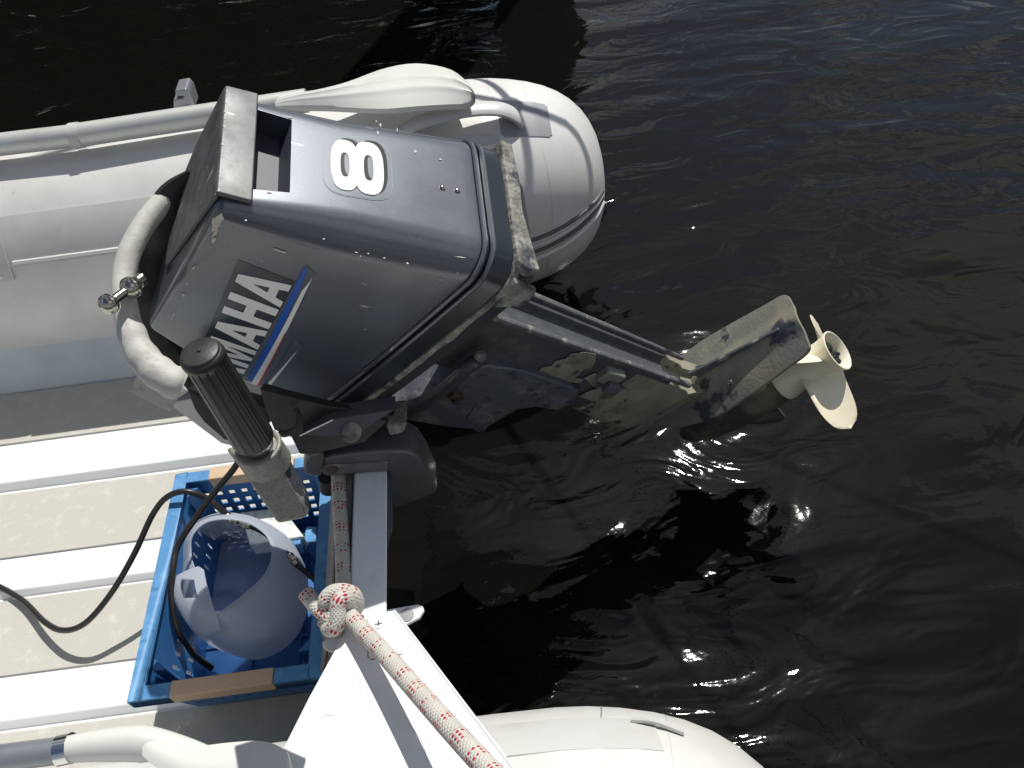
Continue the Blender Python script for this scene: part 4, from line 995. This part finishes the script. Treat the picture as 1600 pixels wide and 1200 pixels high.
# clamp bracket straddling the transom
def yp(px, py, y): return Yp(px, py, y)
cyy = .670
cb_ = [yp(x, y, cyy) for x, y in ((503, 717), (520, 713), (560, 708), (610, 704), (640, 706), (655, 714), (667, 732), (683, 766), (682, 772), (646, 786), (612, 797), (608, 770), (606, 738), (560, 742), (512, 746), (502, 742))]
part('clamp_bracket', prism(cb_, (0, .055, 0)), m_clamp, motor, bw=.006)
part('clamp_bracket', prism([p+np.array([0, .27, 0]) for p in cb_], (0, .05, 0)), m_clamp, motor, bw=.006)
hn = [yp(x, y, cyy-.01) for x, y in ((474, 722), (481, 711), (500, 707), (507, 714), (503, 743), (498, 747), (474, 741))]
part('clamp_horn', prism(hn, (0, .045, 0)), m_clamp, motor, bw=.005)
part('clamp_horn', prism([yp(x, y, .74) for x, y in ((476, 716), (484, 706), (520, 690), (535, 690), (520, 703), (503, 716))], (0, .04, 0)), m_clamp, motor, bw=.003)
part('clamp_bolt', revolve(yp(519, 730, cyy), (0, -1, .25), [(-.002, .0095), (.003, .009), (.004, .006)], 16), m_rust, motor)
part('clamp_screw', sweep([yp(512, 744, cyy+.01), yp(514, 763, cyy+.01)], .014, 14), m_black, motor)
part('clamp_strip', prism([yp(505, 727, cyy-.002), yp(606, 722, cyy-.002), yp(606, 737, cyy-.002), yp(506, 741, cyy-.002)], (0, .004, 0)), m_legedge, motor, bw=.001)
part('tilt_pin', sweep([Zp(645, 672, .36), Zp(648, 694, .33)], .0035, 10), m_steel, motor)
part('bracket_spacer', prism([Dp(603, 663, 1.09), Dp(636, 660, 1.09), Dp(632, 676, 1.09), Dp(608, 682, 1.09)], (0, .05, -.01)), m_corr, motor, bw=.003)

# ---- rubber surround and tape-wrapped carrying handle at the front of the pan
st = [(300, 270, -.13), (268, 300, -.12), (252, 345, -.10), (240, 395, -.09), (232, 440, -.06), (229, 490, -.04), (236, 535, -.02), (262, 572, -.01), (300, 600, .0), (350, 628, .0), (420, 645, .0)]
stp = []
for px, py, C in st: stp.append(m2w(*onC(px, py, C)) - cx*.0)
part('pan_front_skirt', sweep(spline(stp, 6), lambda t: .006+.022*min(1, t*3.5)+.006*(t > .6), 12, flat=.55, upv=cx), m_strap, motor)
hd = [(256, 312, .93), (226, 350, .915), (205, 388, .90), (194, 430, .89), (195, 470, .88), (202, 508, .875), (215, 543, .87), (236, 572, .865), (262, 592, .86), (284, 602, .866)]
carry = part('carrying_handle', sweep(spline([Dp(*p) for p in hd], 8), lambda t: .0125+.0055*max(0, min(1, (t-.45)/.35))+.0007*math.sin(55*t)*(t > .5), 24), m_tape, motor, sharp=70)
V, F = sweep(spline([Dp(*p) for p in hd[5:]], 10), .02, 20)
tp = [Dp(203, 613, .885), Dp(214, 585, .875), Dp(240, 590, .868), Dp(286, 598, .868), Dp(281, 618, .872), Dp(264, 643, .88)]
part('tape_flap', prism(tp, (0, .004, -.003)), m_tape, motor, bw=.001)
part('tape_flap', prism([Dp(238, 590, .852), Dp(285, 600, .850), Dp(291, 610, .85), Dp(278, 618, .852), Dp(245, 606, .853)], (0, .003, -.006)), m_tape, motor, bw=.001)
# polished dumbbell pin through the handle
pa, pb = Dp(170, 475, .845), Dp(222, 436, .875); dd = (pb-pa)/np.linalg.norm(pb-pa); Lp = np.linalg.norm(pb-pa)
def ringball(s, r): return revolve(pa+dd*s, dd, [(-r*.85, .001), (-r*.8, r*.35), (-r*.62, r*.68), (-r*.35, r*.92), (-r*.1, r*.98), (0, r*.88), (r*.1, r*.98), (r*.35, r*.92), (r*.62, r*.68), (r*.8, r*.35), (r*.85, .001)], 28)
pin = part('clamp_pin', sweep([pa, pb], .0052, 14), m_steel, motor)
part('pin_knob', ringball(0, .0115), m_steel, pin); part('pin_knob', ringball(Lp*.66, .0125), m_steel, pin)
part('pin_knob', revolve(pa+dd*Lp*.95, dd, [(-.006, .004), (-.003, .0075), (.003, .0075), (.006, .003)], 16), m_steel, pin)
# pale plate under the cowl front
part('cable_bracket', prism([Dp(262, 630, 1.02), Dp(300, 622, 1.0), Dp(345, 648, 1.0), Dp(372, 700, 1.02), Dp(345, 693, 1.02)], (0, .02, -.01)), m_pvc2, motor, bw=.002)
part('cable_boot', prism([Dp(290, 606, .98), Dp(340, 632, .97), Dp(362, 680, .97), Dp(352, 690, .975), Dp(318, 660, .98), Dp(304, 640, .985)], (0, .02, -.015)), m_black, motor, bw=.003)

# ---- tiller: twist grip, bright collar, cast arm
g0 = Dp(311, 548, .600); g1 = Dp(398, 689, .690); gd = (g1-g0)/np.linalg.norm(g1-g0); gL = np.linalg.norm(g1-g0)
u_ = np.cross(gd, [0, 0, 1.0]); u_ /= np.linalg.norm(u_); w_ = np.cross(gd, u_)
V = []; F = []; seg = 144; prof = [(0.0, .0005, 0), (0.0004, .0135, 0), (.0012, .0147, 0), (.0026, .0150, 0), (.0030, .0158, 0), (.0045, .0166, 0), (.007, .0172, 0), (.0095, .0170, 0), (.0105, .0160, 1)]
prof += [(s, .0160+.0022*(s/gL), 1) for s in np.linspace(.014, gL-.006, 8)]+[(gL-.003, .0176, 0), (gL, .0150, 0), (gL+.0005, .002, 0)]
for s, r_, fl in prof:
    for k in range(seg):
        a_ = 2*math.pi*k/seg; gro = (.0009*(1 if (k % 9) in (0, 1) else 0)+.0004*(1 if (k % 36) > 30 else 0)) if fl else 0
        V.append(g0+gd*s+(u_*math.cos(a_)+w_*math.sin(a_))*(r_-gro))
for i in range(len(prof)-1):
    for k in range(seg): k2 = (k+1) % seg; F.append((i*seg+k, i*seg+k2, (i+1)*seg+k2, (i+1)*seg+k))
F.append(tuple(range(seg))[::-1]); F.append(tuple((len(prof)-1)*seg+k for k in range(seg)))
grip = part('tiller_grip', (V, F), m_grip, motor, sharp=50)
part('grip_dimple', sphere(g0-gd*.0002, .0016, 10), m_screw, grip)
part('grip_mould_line', sweep([g0+gd*s+(u_*math.cos(-1.9-.8*t)+w_*math.sin(-1.9-.8*t))*.0184 for s, t in ((.055, 0), (.057, .4), (.062, .8), (.069, 1.2), (.077, 1.6), (.084, 2.0))], .0003, 6), m_legedge, grip)
part('tiller_tube', sweep([g1-gd*.004, g1+gd*.018], .0142, 28), m_alu, motor)
def DD(px, py, d): return Dp(px, py, d)
# casting: a hollow square ended arm; front face polygon + right rough face
fr = [DD(362, 710, .700), DD(425, 700, .694), DD(474, 783, .722), DD(477, 809, .732), DD(434, 818, .735)]
armV = [DD(361, 709, .702), DD(421, 699, .694), DD(470, 785, .722), DD(434, 818, .735)]
right = [DD(433, 678, .722), DD(484, 768, .748), DD(486, 803, .752), DD(476, 811, .733)]
A0, A1_, A2, A3 = armV
B0_, B1_, B2_ = DD(436, 684, .728), DD(484, 770, .750), DD(484, 803, .752)
C0_ = DD(352, 700, .738); C3 = DD(436, 812, .775)
A2b = DD(476, 810, .733)
arm_v = [A0, A1_, A2, A2b, A3, B0_, B1_, B2_, C0_, C3]
#        0   1    2   3    4   5    6    7    8    9
arm_f = [(0, 1, 2, 3, 4), (1, 5, 6, 2), (2, 6, 7, 3), (0, 4, 9, 8), (8, 9, 7, 6, 5), (0, 8, 5, 1), (3, 7, 9, 4)]
arm = link('tiller_arm', mesh(arm_v, arm_f), [m_cast, m_castdk], motor, 20)
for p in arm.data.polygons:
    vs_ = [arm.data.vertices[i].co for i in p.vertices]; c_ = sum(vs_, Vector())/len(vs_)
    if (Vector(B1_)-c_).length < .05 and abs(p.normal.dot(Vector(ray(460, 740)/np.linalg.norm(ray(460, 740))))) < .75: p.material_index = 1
bevel(arm, .0035, 3, 20)
part('arm_socket', sweep([g1+gd*.010, g1+gd*.034], lambda t: .0200+.001*t, 36), m_cast, motor, sharp=40)
part('arm_socket_lip', (lambda c: sweep([c+(u_*math.cos(t)+w_*math.sin(t))*.0186 for t in np.linspace(0, 2*math.pi, 37)], .0022, 8, cap=False))(g1+gd*.009), m_cast, motor)
q = DD(404, 721, .6985); part('arm_wear_mark', (lambda P: (P, [tuple(range(len(P)))]))([DD(404+13*math.cos(k)*random.uniform(.5, 1), 722+6*math.sin(k)*random.uniform(.5, 1), .6965+.00034*(13*math.cos(k)*.0+6*math.sin(k))) for k in np.linspace(0, 6.0, 13)]), m_castdk, motor, sharp=0)
